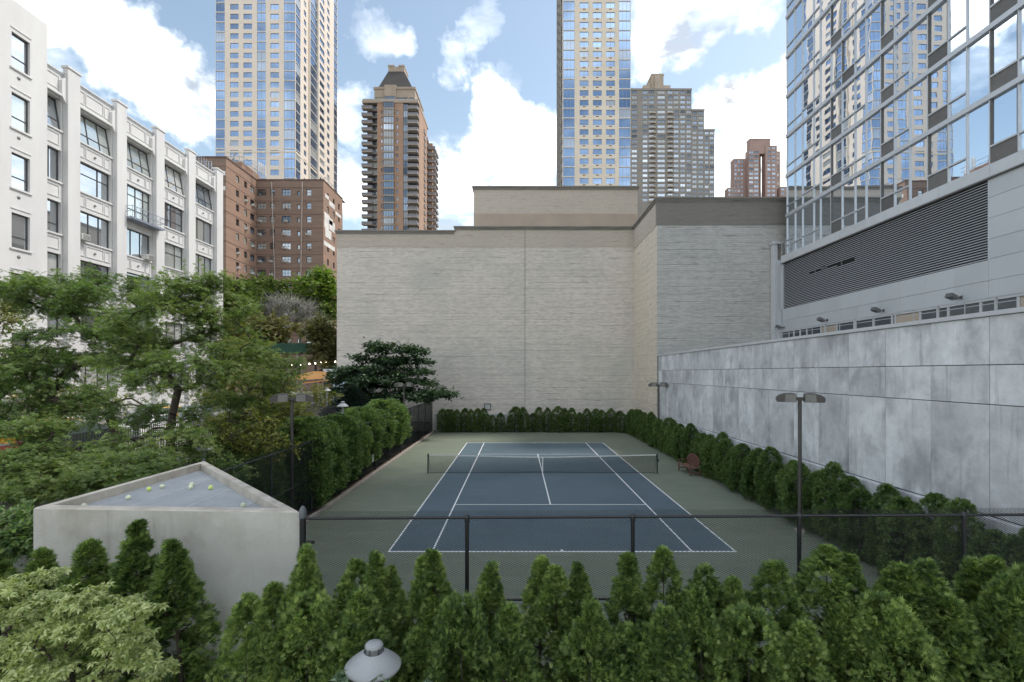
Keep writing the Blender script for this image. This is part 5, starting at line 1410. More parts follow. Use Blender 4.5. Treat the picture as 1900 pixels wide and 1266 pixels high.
m_ = MB(); m_.box(-.02, .02, -5, 14, 1.02, 1.06); m_.build('top_rail', M['iron'], rf2)
m_ = MB(); m_.box(-.02, .02, -5, 14, .14, .18); m_.build('bottom_rail', M['iron'], rf2)
for k in range(119): inst('picket', pk, rf2, (0, -4.9 + k * .16, 0.05), (0, 0, 0), (1.2, 1.2, 1.05))

def car(loc, rz, paint, label, van=False, taxi=False):
    e = empty('parked_car', loc, rz, label, 'car', 'cars along the street')
    L2, w2 = (2.3, .9)
    prof = [(-2.25, .32), (-2.28, .62), (-2.15, .86), (-1.45, .95), (-.75, 1.42), (.55, 1.45), (1.25, 1.02), (2.1, .86), (2.26, .62), (2.24, .32)] if not van else [(-2.3, .35), (-2.32, .9), (-2.2, 1.75), (1.0, 1.8), (1.6, 1.25), (2.2, 1.05), (2.32, .7), (2.28, .35)]
    n = len(prof); vs = []; 
    secs = [(-w2, .86, -.0), (-w2 * .96, 1.0, .0), (w2 * .96, 1.0, 0), (w2, .86, 0)]
    for (yy, k, _) in secs:
        for (x, z) in prof:
            zz = z if z < 1.0 else .9 + (z - .9) * (1.0 if k == 1 else .96)
            tum = 1 - max(0, (z - .9)) * .28
            vs.append((x * (1 if k == 1 else .985), yy * tum, zz if k == 1 else .32 + (zz - .32) * .985))
    fs = []
    for s in range(3):
        for i in range(n): j = (i + 1) % n; fs.append((s * n + i, s * n + j, s * n + n + j, s * n + n + i))
    fs += [tuple(range(n)), tuple(range(4 * n - 1, 3 * n - 1, -1))]
    m_ = MB(); m_.add(vs, fs); body = m_.build('body', paint, e)
    if van: win = [[(1.05, 1.72), (1.6, 1.28), (.9, 1.2), (.3, 1.2), (.3, 1.72)], [(.2, 1.72), (.2, 1.2), (-2.0, 1.2), (-2.0, 1.68)]]
    else: win = [[(.50, 1.40), (1.12, 1.03), (.0, 1.0), (.0, 1.40)], [(-.08, 1.40), (-.08, 1.0), (-1.30, .99), (-.72, 1.37)]]
    for s in (-1, 1):
        for wv in win:
            m_ = MB(); m_.add([(x, s * (w2 * (1 - max(0, z - .9) * .28) + .012), z) for x, z in wv], [tuple(range(len(wv)))]); m_.build('side_window', M['carglass'], e)
        for xw in (-1.42, 1.42):
            m_ = MB(); m_.lathe([(.0, .10), (.30, .10), (.33, .06), (.33, -.06), (.30, -.10), (.0, -.10)], 18); wh = m_.build('wheel', M['tyre'], e); wh.location = (xw, s * .82, .33); wh.rotation_euler = (R(90), 0, 0)
            m_ = MB(); m_.lathe([(.0, .11), (.19, .11), (.21, .102)], 14); m_.lathe([(.0, -.11), (.19, -.11), (.21, -.102)], 14); m_.build('rim', M['rim_metal'], wh)
        m_ = MB(); m_.bbox(2.16, 2.27, s * .66 - .16, s * .66 + .16, .62, .76, .02); m_.build('headlight', M['lampglass'], e)
        m_ = MB(); m_.bbox(-2.29, -2.2, s * .68 - .14, s * .68 + .14, .66, .80, .02); m_.build('tail_light', M['car_red'], e)
    if not van:
        for (xa, za, xb, zb) in ((.60, 1.42, 1.22, 1.04), (-.80, 1.40, -1.42, .97)):
            m_ = MB(); dx, dz = (.02 if xa > 0 else -.02), .02
            m_.quad((xa + dx, -.66, za + dz), (xb + dx, -.78, zb + dz), (xb + dx, .78, zb + dz), (xa + dx, .66, za + dz)); m_.build('windscreen', M['carglass'], e)
    if taxi: m_ = MB(); m_.bbox(-.25, .15, -.22, .22, 1.452, 1.58, .02); m_.build('roof_sign', M['sign'], e)
    return e
RZ = STZ - .126
car((-23.8, 26.0, RZ), R(90), M['car_green'], 'dark green car parked behind the railing at the left')
car((-23.8, 31.6, RZ), R(90), M['car_white'], 'white car parked beyond the dark green one')
car((-23.8, 37.4, RZ), R(90), M['car_silver'], 'silver van parked farther along the near kerb', van=True)
car((-27.2, 28.5, RZ), R(90), M['taxi'], 'yellow taxi driving past behind the dark green car', taxi=True)
car((-27.4, 38.5, RZ), R(90), M['taxi'], 'second yellow taxi farther up the street', taxi=True)
car((-17.4, 16.6, STZ), R(90), M['car_red'], 'maroon car behind the railing at the left edge')
car((-32.3, 33.5, RZ), R(-90), M['car_white'], 'white van parked along the white building', van=True)
car((-32.3, 43.0, RZ), R(-90), M['car_silver'], 'silver car parked along the white building')

# sidewalk shed in front of the brick house
YS = 58.0; s0 = P(552, 655, YS); s1 = P(606, 637, YS)
sd = empty('sidewalk_shed', (s0.x, YS, STZ), 0, 'green plywood sidewalk shed on steel scaffold poles', 'scaffold')
zz0, zz1 = s0.z - STZ, s1.z - STZ
m_ = MB(); m_.box(-6.5, -.001, 0, .1, zz0, zz1); m_.build('parapet_left', M['shed_green'], sd)
m_ = MB(); m_.add([(0, 0, zz0), (5.0, 1.6, zz0), (5.0, 1.6, zz1), (0, 0, zz1), (0, .1, zz0), (5.0, 1.7, zz0), (5.0, 1.7, zz1), (0, .1, zz1)], [(0, 1, 2, 3), (4, 7, 6, 5), (3, 2, 6, 7), (0, 4, 5, 1)]); m_.build('parapet_right', M['shed_green'], sd)
m_ = MB(); m_.box(-6.5, 5.0, 1.75, 6, zz0 + .0, zz0 + .12); m_.build('deck', M['wood'], sd)
for (x, y_) in ((-.1, .1), (-3, .1), (-6.2, .1), (2.4, .9), (4.9, 1.7), (2.4, 5), (4.8, 5.5), (-.1, 5)):
    m_ = MB(); m_.tube([(x, y_, 0), (x, y_, zz0)], .06, 6); m_.build('pole', M['scaffold'], sd)
for (a, b) in (((0, .4, 1.4), (2.4, 1.0, 3.1)), ((2.4, 1.0, 1.2), (0, .4, 3.0)), ((2.4, 1.0, 1.2), (4.9, 1.8, 3.0)), ((4.9, 1.8, 1.2), (2.4, 1.0, 3.1)), ((0, .2, 3.2), (4.9, 1.8, 3.2)), ((0, 4.8, 1), (2.4, 5, 3)), ((2.4, 5, 1), (4.8, 5.3, 3)), ((-6, .2, 1.2), (-3, .2, 3))):
    m_ = MB(); m_.tube([a, b], .035, 5); m_.build('brace', M['scaffold'], sd)
# string of bulbs
sb_ = empty('string_lights', P(515, 680, 54), 0, 'string of lit bulbs hanging below the green shed', 'string lights')
o0 = P(515, 680, 54)
pts = [P(x, y_, 54) - o0 for x, y_ in ((508, 690), (522, 684), (541.5, 678.5), (558, 678), (574, 675.5), (585, 674.5), (595, 673.5), (605, 673.2), (622, 671.5))]
m_ = MB(); m_.tube([p + Vector((0, 0, .08)) for p in pts], .012, 4); m_.tube([pts[0] + Vector((0, 0, .08)), Vector((pts[0].x, 0, STZ - o0.z))], .03, 5); m_.build('cord', M['iron'], sb_)
for p in pts[1:]:
    m_ = MB(); m_.lathe([(.0, -.07), (.045, -.05), (.062, 0), (.045, .05), (.02, .08)], 10, p); m_.build('bulb', M['bulb'], sb_)
# orange market tent
tp = empty('orange_tent', P(570, 705, 46), 0, 'orange fabric tent roof below the string lights', 'tent')
o0 = P(570, 705, 46)
q = lambda x, y_, Y: tuple(P(x, y_, Y) - o0)
m_ = MB()
ridge = [q(548, 697, 48), q(583, 689, 48), q(606, 690, 48)]
for a in ((q(512, 706, 46), q(548, 697, 48), q(583, 689, 48), q(560, 705, 45)), (q(560, 705, 45), q(583, 689, 48), q(606, 690, 48), q(600, 703, 45)), (q(512, 706, 46), q(540, 703, 50), q(575, 697, 50), q(548, 697, 48)), (q(548, 697, 48), q(575, 697, 50), q(606, 696, 50), q(583, 689, 48))): m_.add(a, [(0, 1, 2, 3)])
m_.build('canopy', M['orange'], tp)
m_ = MB()
for p in (q(514, 706, 46), q(560, 705, 45.1), q(600, 703, 45.1), q(575, 697, 49.9)): m_.tube([p, (p[0], p[1], STZ - o0.z)], .04, 5)
m_.build('poles', M['scaffold'], tp)
# pale blue hut at the corner of the hall
YH = 45.0; h0 = P(596, 760, YH); h1 = P(660, 690, YH)
ht = empty('blue_hut', (h0.x, YH, STZ), 0, 'pale blue panel hut at the left foot of the blank wall', 'hut')
m_ = MB(); zt_ = h1.z - STZ; xw = PX(618, YH) - h0.x; W_ = -8.6 - h0.x
m_.box(xw, 4.0, 0, 1.8, -1.6, zt_); m_.build('wall', M['blue_wall'], ht)
m_ = MB(); m_.box(xw - .9, 4.05, -.06, 1.85, zt_, zt_ + .25); m_.build('fascia', M['alu'], ht)
m_ = MB(); m_.box(0, xw - .02, .5, 1.7, -1.6, zt_ - .9); m_.build('door_bay', M['brick'], ht)
m_ = MB(); m_.add([(-1.6, -.5, zt_ - 1.1), (xw + .3, -.5, zt_ - .75), (xw + .3, .6, zt_ - .6), (-1.6, .6, zt_ - .95)], [(0, 1, 2, 3)]); m_.build('awning', M['orange'], ht)
# ------------------------------------------------------------------ foliage
def template(kind):
    """faces in leaf space: a along, b across, c up; lengths relative"""
    v = []; f = []
    def loz(base, ang, l, wd, c1=0.0, c2=0.0, shared=None):
        ca, sa = math.cos(ang), math.sin(ang)
        def pt(a, b, c): return (base[0] + ca * a - sa * b, base[1] + sa * a + ca * b, base[2] + c)
        b0 = len(v); v.append(pt(0, 0, 0)) if shared is None else None
        i0 = b0 if shared is None else shared
        k = len(v); v.extend([pt(l * .55, wd * .5, c1), pt(l, 0, c2), pt(l * .55, -wd * .5, c1)])
        f.append((i0, k, k + 1, k + 2))
    if kind == 'spray':
        loz((0, 0, 0), 0, 1.0, .20, .02, .0)
        for a, l in ((.5, .85), (-.5, .85), (1.0, .6), (-1.0, .6)): loz((0, 0, 0), a, l, .17, .04, -.06, shared=0)
    elif kind == 'frond':
        loz((0, 0, 0), 0, 1.0, .07, .0, -.15)
        for i, t in enumerate((.22, .45, .68)):
            for s in (-1, 1): loz((t, 0, -.1 * t), s * .95, .42 * (1 - .25 * t), .17, -.01, -.08, shared=0 if False else None)
    elif kind == 'frond_s':                                   # fewer, larger leaflets for distant crowns
        loz((0, 0, 0), 0, 1.0, .30, .0, -.15)
        for t in (.15, .5):
            for s in (-1, 1): loz((t, 0, 0), s * .9, .55, .28, -.01, -.1)
    elif kind == 'leaf':
        v.extend([(0, 0, 0), (.5, .26, .05), (1, 0, -.10), (.5, -.26, .05), (.5, 0, 0)]); f.extend([(0, 4, 2, 1), (0, 3, 2, 4)])
    elif kind == 'cluster':                                   # whorl of drooping pointed leaves
        for k in range(6):
            a = k * math.pi / 3 + (.25 if k % 2 else 0); l = 1.0 if k % 2 else .82
            ca, sa = math.cos(a), math.sin(a)
            def pt(x, y, z): return (ca * x - sa * y, sa * x + ca * y, z)
            b = len(v); v.extend([pt(.04, 0, 0), pt(.5 * l, .20, -.02), pt(l, 0, -.34), pt(.5 * l, -.20, -.02), pt(.52 * l, 0, -.10)]); f.extend([(b, b + 4, b + 2, b + 1), (b, b + 3, b + 2, b + 4)])
    elif kind == 'needle':
        for k in range(4):
            a = k * math.pi / 2 + .4; ca, sa = math.cos(a), math.sin(a)
            b = len(v); v.extend([(0, 0, 0), (.5, .10 * ca, .10 * sa), (1, 0, 0), (.4, -.04 * sa, .04 * ca)]); f.append((b, b + 1, b + 2, b + 3))
    return np.array(v, float), np.array(f, int)
TPL = {k: template(k) for k in ('spray', 'frond', 'frond_s', 'leaf', 'cluster', 'needle')}

def unit(a): return a / np.maximum(np.linalg.norm(a, axis=1, keepdims=True), 1e-9)
def leaves(name, kind, pos, d, up, size, mat, wide=1.0):
    """one template per row of pos, pointing along d, its upper side towards up"""
    tv, tf = TPL[kind]
    d = unit(d); side = unit(np.cross(up, d)); nrm = np.cross(d, side)
    n = len(pos); size = np.broadcast_to(np.asarray(size, float), (n,))[:, None, None]
    v = pos[:, None, :] + size * (tv[None, :, 0:1] * d[:, None, :] + tv[None, :, 1:2] * wide * side[:, None, :] + tv[None, :, 2:3] * nrm[:, None, :])
    f = (tf[None] + (np.arange(n) * len(tv))[:, None, None]).reshape(-1, tf.shape[1])
    return mesh_np(name, v.reshape(-1, 3), f, mat)

# ---- arborvitae: columns built of bulging tufts of flat sprays
def arbor_mesh(seed, H, Rm, prof, n_tuft, per, size, mat, tuft=.13, name='foliage', kind='spray'):
    rg = np.random.default_rng(seed)
    t = rg.uniform(0.02, 1.0, n_tuft) ** .92
    th = rg.uniform(0, 2 * math.pi, n_tuft) + t * 9
    lob = 1 + .13 * np.sin(3 * th + seed) * (1 - t) + .09 * np.sin(2 * th - 7 * t + seed * 2)
    r = prof(t) * Rm * lob * rg.uniform(.80, 1.02, n_tuft)
    c = np.stack([r * np.cos(th), r * np.sin(th), t * H], 1)
    tr = tuft * rg.uniform(.65, 1.25, n_tuft) * (.45 + .55 * np.minimum(1, prof(t) * 1.6))
    idx = np.repeat(np.arange(n_tuft), per)
    off = unit(rg.normal(size=(len(idx), 3))) * (rg.uniform(.25, 1, len(idx)) ** .5)[:, None]
    off[:, 2] *= 1.25
    out = np.stack([np.cos(th[idx]), np.sin(th[idx]), np.full(len(idx), .35)], 1)
    inw = (off * out).sum(1) < -.25
    off[inw] *= .35
    pos = c[idx] + off * tr[idx][:, None]
    pos[:, 2] = np.clip(pos[:, 2], .02, H * 1.01)
    d = off * .9 + out * .75 + np.array([0, 0, .45]) + rg.normal(size=pos.shape) * .40
    up = out * .55 + np.array([0, 0, .80]) + rg.normal(size=pos.shape) * .60
    return leaves(name, kind, pos, d, np.cross(d, np.cross(up, d)) + 1e-4, size * rg.uniform(.7, 1.25, len(pos)), mat)
def trunk_mesh(H, r, seed, mat=None, forks=3):
    rg = random.Random(seed); m_ = MB()
    m_.tube([(0, 0, -.05), (rg.uniform(-.03, .03), rg.uniform(-.03, .03), H * .4), (0, 0, H * .92)], [r, r * .75, r * .15], 6)
    for k in range(forks * 5):
        z = H * rg.uniform(.12, .8); a = rg.uniform(0, 6.28); l = r * 7 * (1 - z / H * .7)
        m_.tube([(0, 0, z), (math.cos(a) * l * .6, math.sin(a) * l * .6, z + l * .35), (math.cos(a) * l, math.sin(a) * l, z + l)], [r * .35, r * .25, r * .1], 4, False)
    return m_.mesh('trunk', M['bark'] if mat is None else mat)
cone = lambda t: np.clip(np.minimum(.62 + 1.5 * t, 1.0), 0, 1) * np.clip((1.01 - t) / .60, 0, 1) ** .95
colm = lambda t: np.clip(np.minimum(.70 + 1.3 * t, 1.0), 0, 1) * np.clip((1.01 - t) / .42, 0, 1) ** .78
rnd_ = lambda t: np.clip(np.minimum(.78 + 1.2 * t, 1.0), 0, 1) * np.clip((1.02 - t) / .26, 0, 1) ** .5
print('foliage: arborvitae')
FR = [arbor_mesh(10 + k, 3.4, .46, (cone, colm, cone, colm, cone)[k], 290, 38, .058, M['arbor'], .088) for k in range(5)]
LOW = [arbor_mesh(30 + k, 2.9, .50, (colm, rnd_, colm)[k], 240, 38, .062, M['arbor'], .10) for k in range(3)]
hdg = lambda t: np.clip(np.minimum(.86 + 1.0 * t, 1.0), 0, 1) * np.clip((1.01 - t) / .30, 0, 1) ** .70
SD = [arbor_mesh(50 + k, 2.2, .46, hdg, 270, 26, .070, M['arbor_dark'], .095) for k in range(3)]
FT = [trunk_mesh(3.4, .035, k) for k in range(2)]; LT = [trunk_mesh(2.6, .03, k + 9) for k in range(2)]; BT = [trunk_mesh(3.0, .05, k + 15) for k in range(2)]; ST = [trunk_mesh(2.2, .03, k + 5) for k in range(2)]
def arbor(loc, H, wd, meshes, tr, H0, R0, k, label, group, name='arborvitae'):
    e = empty(name, loc, (loc[0] * 7.3 + loc[1] * 3.1) % 6.283, label, 'shrub', group)
    e.rotation_euler.x = .045 * math.sin(loc[0] * 5.1 + loc[1]); e.rotation_euler.y = .045 * math.cos(loc[0] * 3.7 + loc[1] * 2)
    s = (wd / (2 * R0), wd / (2 * R0), H / H0)
    inst('foliage', meshes[k % len(meshes)], e, (0, 0, 0), (0, 0, 0), s)
    inst('trunk', tr[k % len(tr)], e, (0, 0, 0), (0, 0, 0), s)
    return e
# foreground row: (pixel x of the tip, pixel y of the tip, width in pixels, profile)
front = [(12, 1003, 150), (72, 1030, 120), (162, 1008, 135), (256, 978, 128), (347, 1005, 135), (480, 1092, 120), (546, 1022, 110), (590, 1036, 100), (640, 1050, 100), (692, 1030, 118), (744, 1064, 95), (788, 1036, 92), (830, 1020, 118), (902, 1046, 118), (998, 1046, 128), (1040, 1062, 100), (1096, 1058, 105),
         (1176, 1034, 118), (1236, 1031, 100), (1322, 1062, 110), (1352, 1064, 105), (1430, 1046, 122), (1548, 1024, 128), (1598, 1034, 118), (1655, 1044, 118), (1708, 1042, 125), (1792, 1044, 135), (1870, 1040, 130)]
rnd = random.Random(21)
for i, (x, y_, wpx) in enumerate(front):
    Yf = 6.25 + rnd.uniform(-.08, .08) if i < 5 else 6.05 + rnd.uniform(-.1, .1)
    H = PZ(y_, Yf)
    arbor((PX(x, Yf), Yf, 0), H, wpx / F * Yf * 1.38, FR, FT, 3.4, .46, (i * 3 + (i // 4)) % 5 if i > 5 else (0, 2, 0, 4, 2, 0)[i],
          ordinal(i) + ' pointed arborvitae from the left in the foreground row before the fence', 'foreground arborvitae row')
low = [(445, 1108, 130), (560, 1120, 120), (655, 1110, 135), (790, 1172, 135), (868, 1110, 110), (930, 1120, 120), (1092, 1122, 130), (1180, 1160, 130), (1250, 1130, 120), (1320, 1110, 120), (1400, 1135, 130), (1470, 1155, 120), (1580, 1135, 130), (1660, 1120, 130), (1750, 1110, 140), (1840, 1110, 140), (1895, 1060, 130)]
for i, (x, y_, wpx) in enumerate(low):
    Yf = 5.55 + rnd.uniform(-.1, .1)
    arbor((PX(x, Yf), Yf, 0), PZ(y_, Yf), wpx / F * Yf * 1.18, LOW, LT, 2.9, .50, i, ordinal(i) + ' lower bushy arborvitae from the left, in front of the pointed row', 'lower foreground arborvitae')
# right side, along the concrete wall
yy = 45.3; i = 0; ps_ = []
while yy > 8.4:
    ps_.append(yy); yy -= .80 + .12 * math.sin(i * 1.7); i += 1
for i, yy in enumerate(ps_):
    near = max(0, (20 - yy) / 10)
    H = 2.18 + .20 * math.sin(i * 2.3) + .14 * math.sin(i * 5.1) + near * .18
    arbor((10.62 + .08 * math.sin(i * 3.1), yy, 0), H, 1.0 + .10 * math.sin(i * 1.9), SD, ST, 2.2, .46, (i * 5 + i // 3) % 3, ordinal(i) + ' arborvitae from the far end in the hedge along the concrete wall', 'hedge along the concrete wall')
# far end, under the blank wall
far = [(205, 68, 52), (240, 72, 44), (262, 72, 44), (300, 74, 46), (350, 66, 52), (390, 70, 44), (425, 66, 48), (465, 66, 50), (522, 106, 46), (575, 93, 46), (660, 57, 76), (722, 58, 50), (772, 95, 44), (812, 60, 50), (868, 62, 46), (932, 54, 68), (980, 66, 50), (1015, 62, 54), (1075, 90, 44), (1115, 68, 54), (1165, 68, 54), (1215, 76, 54), (1272, 68, 56), (1325, 80, 60)]
for i, (zx, zy, zw) in enumerate(far):
    Yf = 46.0; x = 760 + .2947 * zx; y_ = 740 + .2949 * zy
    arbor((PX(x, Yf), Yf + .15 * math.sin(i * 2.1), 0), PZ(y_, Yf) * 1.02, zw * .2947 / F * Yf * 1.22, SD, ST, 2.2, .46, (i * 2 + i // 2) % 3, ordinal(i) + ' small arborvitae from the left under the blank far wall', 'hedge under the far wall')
# left side hedge: broad bushes leaning over the fence
print('foliage: side hedge')
HL = [arbor_mesh(70 + k, 3.4, 1.05, rnd_, 300, 42, .125, M['hedge_left'], .24, kind='spray') for k in range(2)]
for i, (yy, xx, H, wd) in enumerate([(19.9, -8.75, 3.75, 2.0), (21.9, -8.85, 3.4, 2.1), (23.7, -8.8, 3.55, 2.0), (25.6, -8.9, 3.15, 2.1), (27.9, -9.1, 3.6, 2.5), (30.4, -9.15, 3.3, 2.4), (32.8, -9.05, 3.8, 2.6), (35.2, -9.15, 3.4, 2.3), (17.6, -9.5, 2.7, 1.8), (15.6, -9.6, 2.4, 1.8), (13.8, -9.5, 2.2, 1.7), (12.2, -9.6, 2.0, 1.8), (18.9, -10.9, 3.0, 2.2), (22.5, -11.2, 3.2, 2.3)]):
    arbor((xx, yy, gz(yy) - .05 if xx < -8.4 else 0), H - (gz(yy) if xx < -8.4 else 0), wd, HL, BT, 3.4, 1.05, i, ['nearest', 'second', 'third', 'fourth', 'fifth', 'sixth', 'seventh', 'farthest'][i] + ' broad hedge bush bulging over the left side fence' if i < 8 else ['low bush behind the fence post left of the hedge', 'low bush between fence and shaft apex', 'low bush behind the slanting rim of the shaft', 'low bush right behind the shaft apex', 'tall bush under the nearer left court light', 'tall bush deeper in the garden left of the hedge'][i - 8], 'left hedge', 'hedge_bush')

# ---- trees
def tree(name, label, base, trunk_top, blobs, leaf, mat, size, n_clump, twigs, per, rc, r0, seed, flat=.45, droop=.15, bark=None, group=None, twig_r=.006, cat='tree', up_bias=.9, shell=.35, leafless=False):
    """blobs: (x, y, z, rx, ry, rz); limbs grow from the trunk to every clump, twigs carry the leaves"""
    rg = np.random.default_rng(seed); base = Vector(base)
    e = empty(name, base, 0, label, cat, group)
    vol = np.array([b[3] * b[4] * b[5] for b in blobs]) ** .66; vol /= vol.sum()
    C = []
    for b, w_ in zip(blobs, vol):
        k = max(1, int(round(n_clump * w_)))
        d = unit(rg.normal(size=(k, 3))) * (rg.uniform(shell, 1, k) ** .5)[:, None]
        C.append(np.array(b[:3]) + d * np.array(b[3:]))
    C = np.concatenate(C); C[:, 2] = np.maximum(C[:, 2], base.z + .4)
    tt_ = Vector(trunk_top)
    nodes = []; par = []
    for k in range(6):
        t = k / 5; p = base.lerp(tt_, t) + Vector((math.sin(t * 3 + seed) * .12, math.cos(t * 2.3 + seed) * .12, 0)) * t * (tt_ - base).length * .12
        nodes.append(np.array(p)); par.append(k - 1)
    order = np.argsort(np.linalg.norm(C - np.array(tt_), axis=1)); tips = []
    for ci in order:
        c = C[ci]; A_ = np.array(nodes[3:]); dv = c - A_
        dist = np.linalg.norm(dv, axis=1) + .9 * np.maximum(0, A_[:, 2] - c[2] + .1) + .12 * np.linalg.norm(A_ - np.array(tt_), axis=1)
        j = int(np.argmin(dist)) + 3; a = nodes[j]; prev = j
        L = np.linalg.norm(c - a)
        for k in (1, 2, 3):
            t = k / 3; p = a + (c - a) * t; p = p + np.array([0, 0, 1]) * math.sin(t * math.pi) * L * .12 + (rg.normal(size=3) * L * .05 if k < 3 else 0)
            nodes.append(p); par.append(prev); prev = len(nodes) - 1
        tips.append(prev)
    cnt = np.zeros(len(nodes))
    for tp_ in tips:
        k = tp_
        while k >= 0: cnt[k] += 1; k = par[k]
    cmax = cnt[0]; rad = r0 * np.sqrt(np.maximum(cnt, 1) / cmax) ** 1.05
    rad = np.maximum(rad, twig_r * 1.4); rad[0] = r0 * 1.25
    m_ = MB()
    for k in range(len(nodes)):
        if par[k] >= 0:
            pa_ = par[k]; n_ = 8 if rad[k] > .06 else 5 if rad[k] > .02 else 3
            m_.tube([nodes[pa_] - np.array(base), nodes[k] - np.array(base)], [min(rad[pa_], rad[k] * 1.6), rad[k]], n_, False)
    # twigs
    nt_ = len(C) * twigs; ci = np.repeat(np.arange(len(C)), twigs)
    td = rg.normal(size=(nt_, 3)); td[:, 2] = td[:, 2] * flat + .10; 
    cen = np.array(blobs)[:, :3].mean(0); outw = unit(C - cen); outw[:, 2] *= .3; td = unit(td) + outw[ci] * .45; td = unit(td)
    tl = rc * rg.uniform(.55, 1.15, nt_)
    tv_, tf_ = [], []
    ends = C[ci] + td * tl[:, None]; ends[:, 2] -= droop * tl
    side = unit(np.cross(td, np.array([0, 0, 1.0]) + 1e-3)) * twig_r
    up_ = np.cross(side, td)
    tv_ = np.stack([C[ci] - side, C[ci] + side, C[ci] + up_ * 1.0, ends], 1).reshape(-1, 3) - np.array(base)
    tf_ = (np.array([[0, 1, 3], [1, 2, 3], [2, 0, 3]])[None] + (np.arange(nt_) * 4)[:, None, None]).reshape(-1, 3)
    m_.build('trunk', bark or M['bark'], e)
    inst('twigs', mesh_np('twigs', tv_, tf_, bark or M['bark']), e)['kind'] = 'stuff'
    if leafless: return e
    ti = np.repeat(np.arange(nt_), per); t = rg.uniform(.12, 1.0, len(ti)); 
    pos = C[ci][ti] + td[ti] * (tl[ti] * t)[:, None]; pos[:, 2] -= droop * tl[ti] * t * t
    hz = np.cross(td[ti], np.array([0, 0, 1.0])) + 1e-4; sgn = rg.choice([-1.0, 1.0], len(ti))[:, None]
    d = td[ti] * .7 + unit(hz) * sgn * rg.uniform(.3, 1.0, (len(ti), 1)) + rg.normal(size=(len(ti), 3)) * .28; d[:, 2] -= droop * .8
    pos = pos + rg.normal(size=pos.shape) * size * .25
    up = np.array([0, 0, up_bias]) + rg.normal(size=(len(ti), 3)) * .38
    inst('crown', leaves('crown', leaf, pos - np.array(base), d, up, size * rg.uniform(.65, 1.25, len(ti)), mat), e)
    return e
def blob(x, y_, Y, rx, rz, ry=None):
    """blob centre by pixel and distance, radii in pixels of the photograph"""
    p = P(x, y_, Y); k = Y / F
    return (p.x, p.y, p.z, rx * k, (ry if ry is not None else rx * k * .8), rz * k)

print('foliage: trees')
Y_ = 17.0
tree('honey_locust', 'feathery honey locust with several limbs in the middle of the garden, behind the shaft', (PX(318, Y_), Y_, .1), P(318, 800, Y_),
     [blob(300, 600, 17, 90, 50), blob(400, 560, 17.5, 70, 40), blob(395, 510, 18, 35, 18), blob(340, 540, 17.5, 60, 32), blob(430, 650, 18.0, 85, 40), blob(490, 705, 20.5, 60, 30), blob(330, 690, 16, 100, 40), blob(250, 660, 17.5, 60, 40), blob(420, 760, 19.5, 75, 30), blob(290, 815, 14.5, 90, 26), blob(420, 830, 17.5, 60, 20), blob(540, 680, 21.5, 30, 22)],
     'frond', M['locust'], .19, 200, 11, 10, .72, .15, 101, flat=.40, droop=.22)
Y_ = 20.0
tree('honey_locust', 'feathery honey locust at the left with a crown reaching the edge of the picture', (PX(214, Y_), Y_, 0.3), P(216, 800, Y_),
     [blob(190, 560, 20, 80, 40), blob(110, 545, 20.5, 80, 40), blob(40, 535, 20, 60, 22), blob(150, 640, 19.5, 95, 45), blob(230, 610, 20, 60, 40), blob(60, 690, 19, 80, 40), blob(190, 515, 21, 30, 16), blob(255, 530, 21, 30, 14), blob(40, 770, 18, 80, 30), blob(130, 730, 18.5, 60, 26), blob(250, 760, 18, 60, 24)],
     'frond', M['locust'], .21, 195, 11, 10, .80, .16, 102, flat=.40, droop=.22)
Y_ = 13.4
tree('honey_locust', 'low spreading locust with flat layered boughs left of the concrete shaft', (PX(150, Y_), Y_, 0), P(150, 960, Y_),
     [blob(150, 870, 13.2, 110, 20), blob(60, 850, 13.6, 80, 24), blob(230, 860, 12.8, 80, 18), blob(40, 900, 12.8, 60, 18), blob(130, 900, 12.6, 70, 14), blob(270, 885, 12.4, 50, 12), blob(60, 800, 14, 50, 20)],
     'frond', M['locust'], .16, 170, 11, 10, .60, .10, 103, flat=.28, droop=.2)
tree('honey_locust', 'yellowing locust in front of the orange tent and the green shed', (PX(470, 25), 25, .6), P(480, 790, 25),
     [blob(450, 655, 25, 45, 28), blob(510, 735, 25, 50, 24), blob(440, 725, 24, 55, 36), blob(470, 790, 22, 80, 30), blob(540, 770, 22, 50, 26), blob(590, 735, 26, 28, 10)],
     'frond', M['locust_warm'], .24, 110, 9, 8, .9, .12, 104, flat=.45, droop=.2)
tree('plane_tree', 'pale yellowish plane tree at the left edge in front of the white building', (PX(-10, 27), 27, STZ), P(-5, 740, 27),
     [blob(10, 620, 27, 50, 60), blob(30, 720, 26, 55, 50), blob(90, 760, 26, 60, 30), blob(-20, 560, 27, 40, 30), blob(170, 740, 27, 50, 25)],
     'leaf', M['plane_leaf'], .24, 90, 9, 9, .9, .16, 105, flat=.7, droop=.2)
# shrubs filling the garden floor
for k, (x, y_, Y, rx, rz, mt, lab) in enumerate([(470, 800, 17.5, 70, 40, 'locust_warm', 'loose shrub with yellowing leaves between the shaft and the left hedge'), (400, 900 - 30, 15.8, 50, 26, 'hedge_left', 'green shrub beside the garden lamp behind the shaft'), (20, 985, 10.0, 60, 30, 'hedge_left', 'dark shrub at the foot of the retaining wall, left edge'), (520, 800, 20.5, 50, 30, 'mid_tree', 'green shrub left of the nearer left court light')]):
    p = P(x, y_, Y); g0 = gz(Y) if p.x > -13.3 else STZ
    tree('garden_shrub', lab, (p.x, Y, g0), (p.x, Y, max(g0 + .3, p.z - rz * Y / F)), [blob(x, y_, Y, rx, rz), blob(x - rx * .5, y_ + rz * .6, Y, rx * .7, rz * .8), blob(x + rx * .5, y_ + rz * .6, Y, rx * .7, rz * .8)], 'leaf', M[mt], .12, 60, 9, 8, .38, .05, 120 + k, flat=.7, cat='shrub')
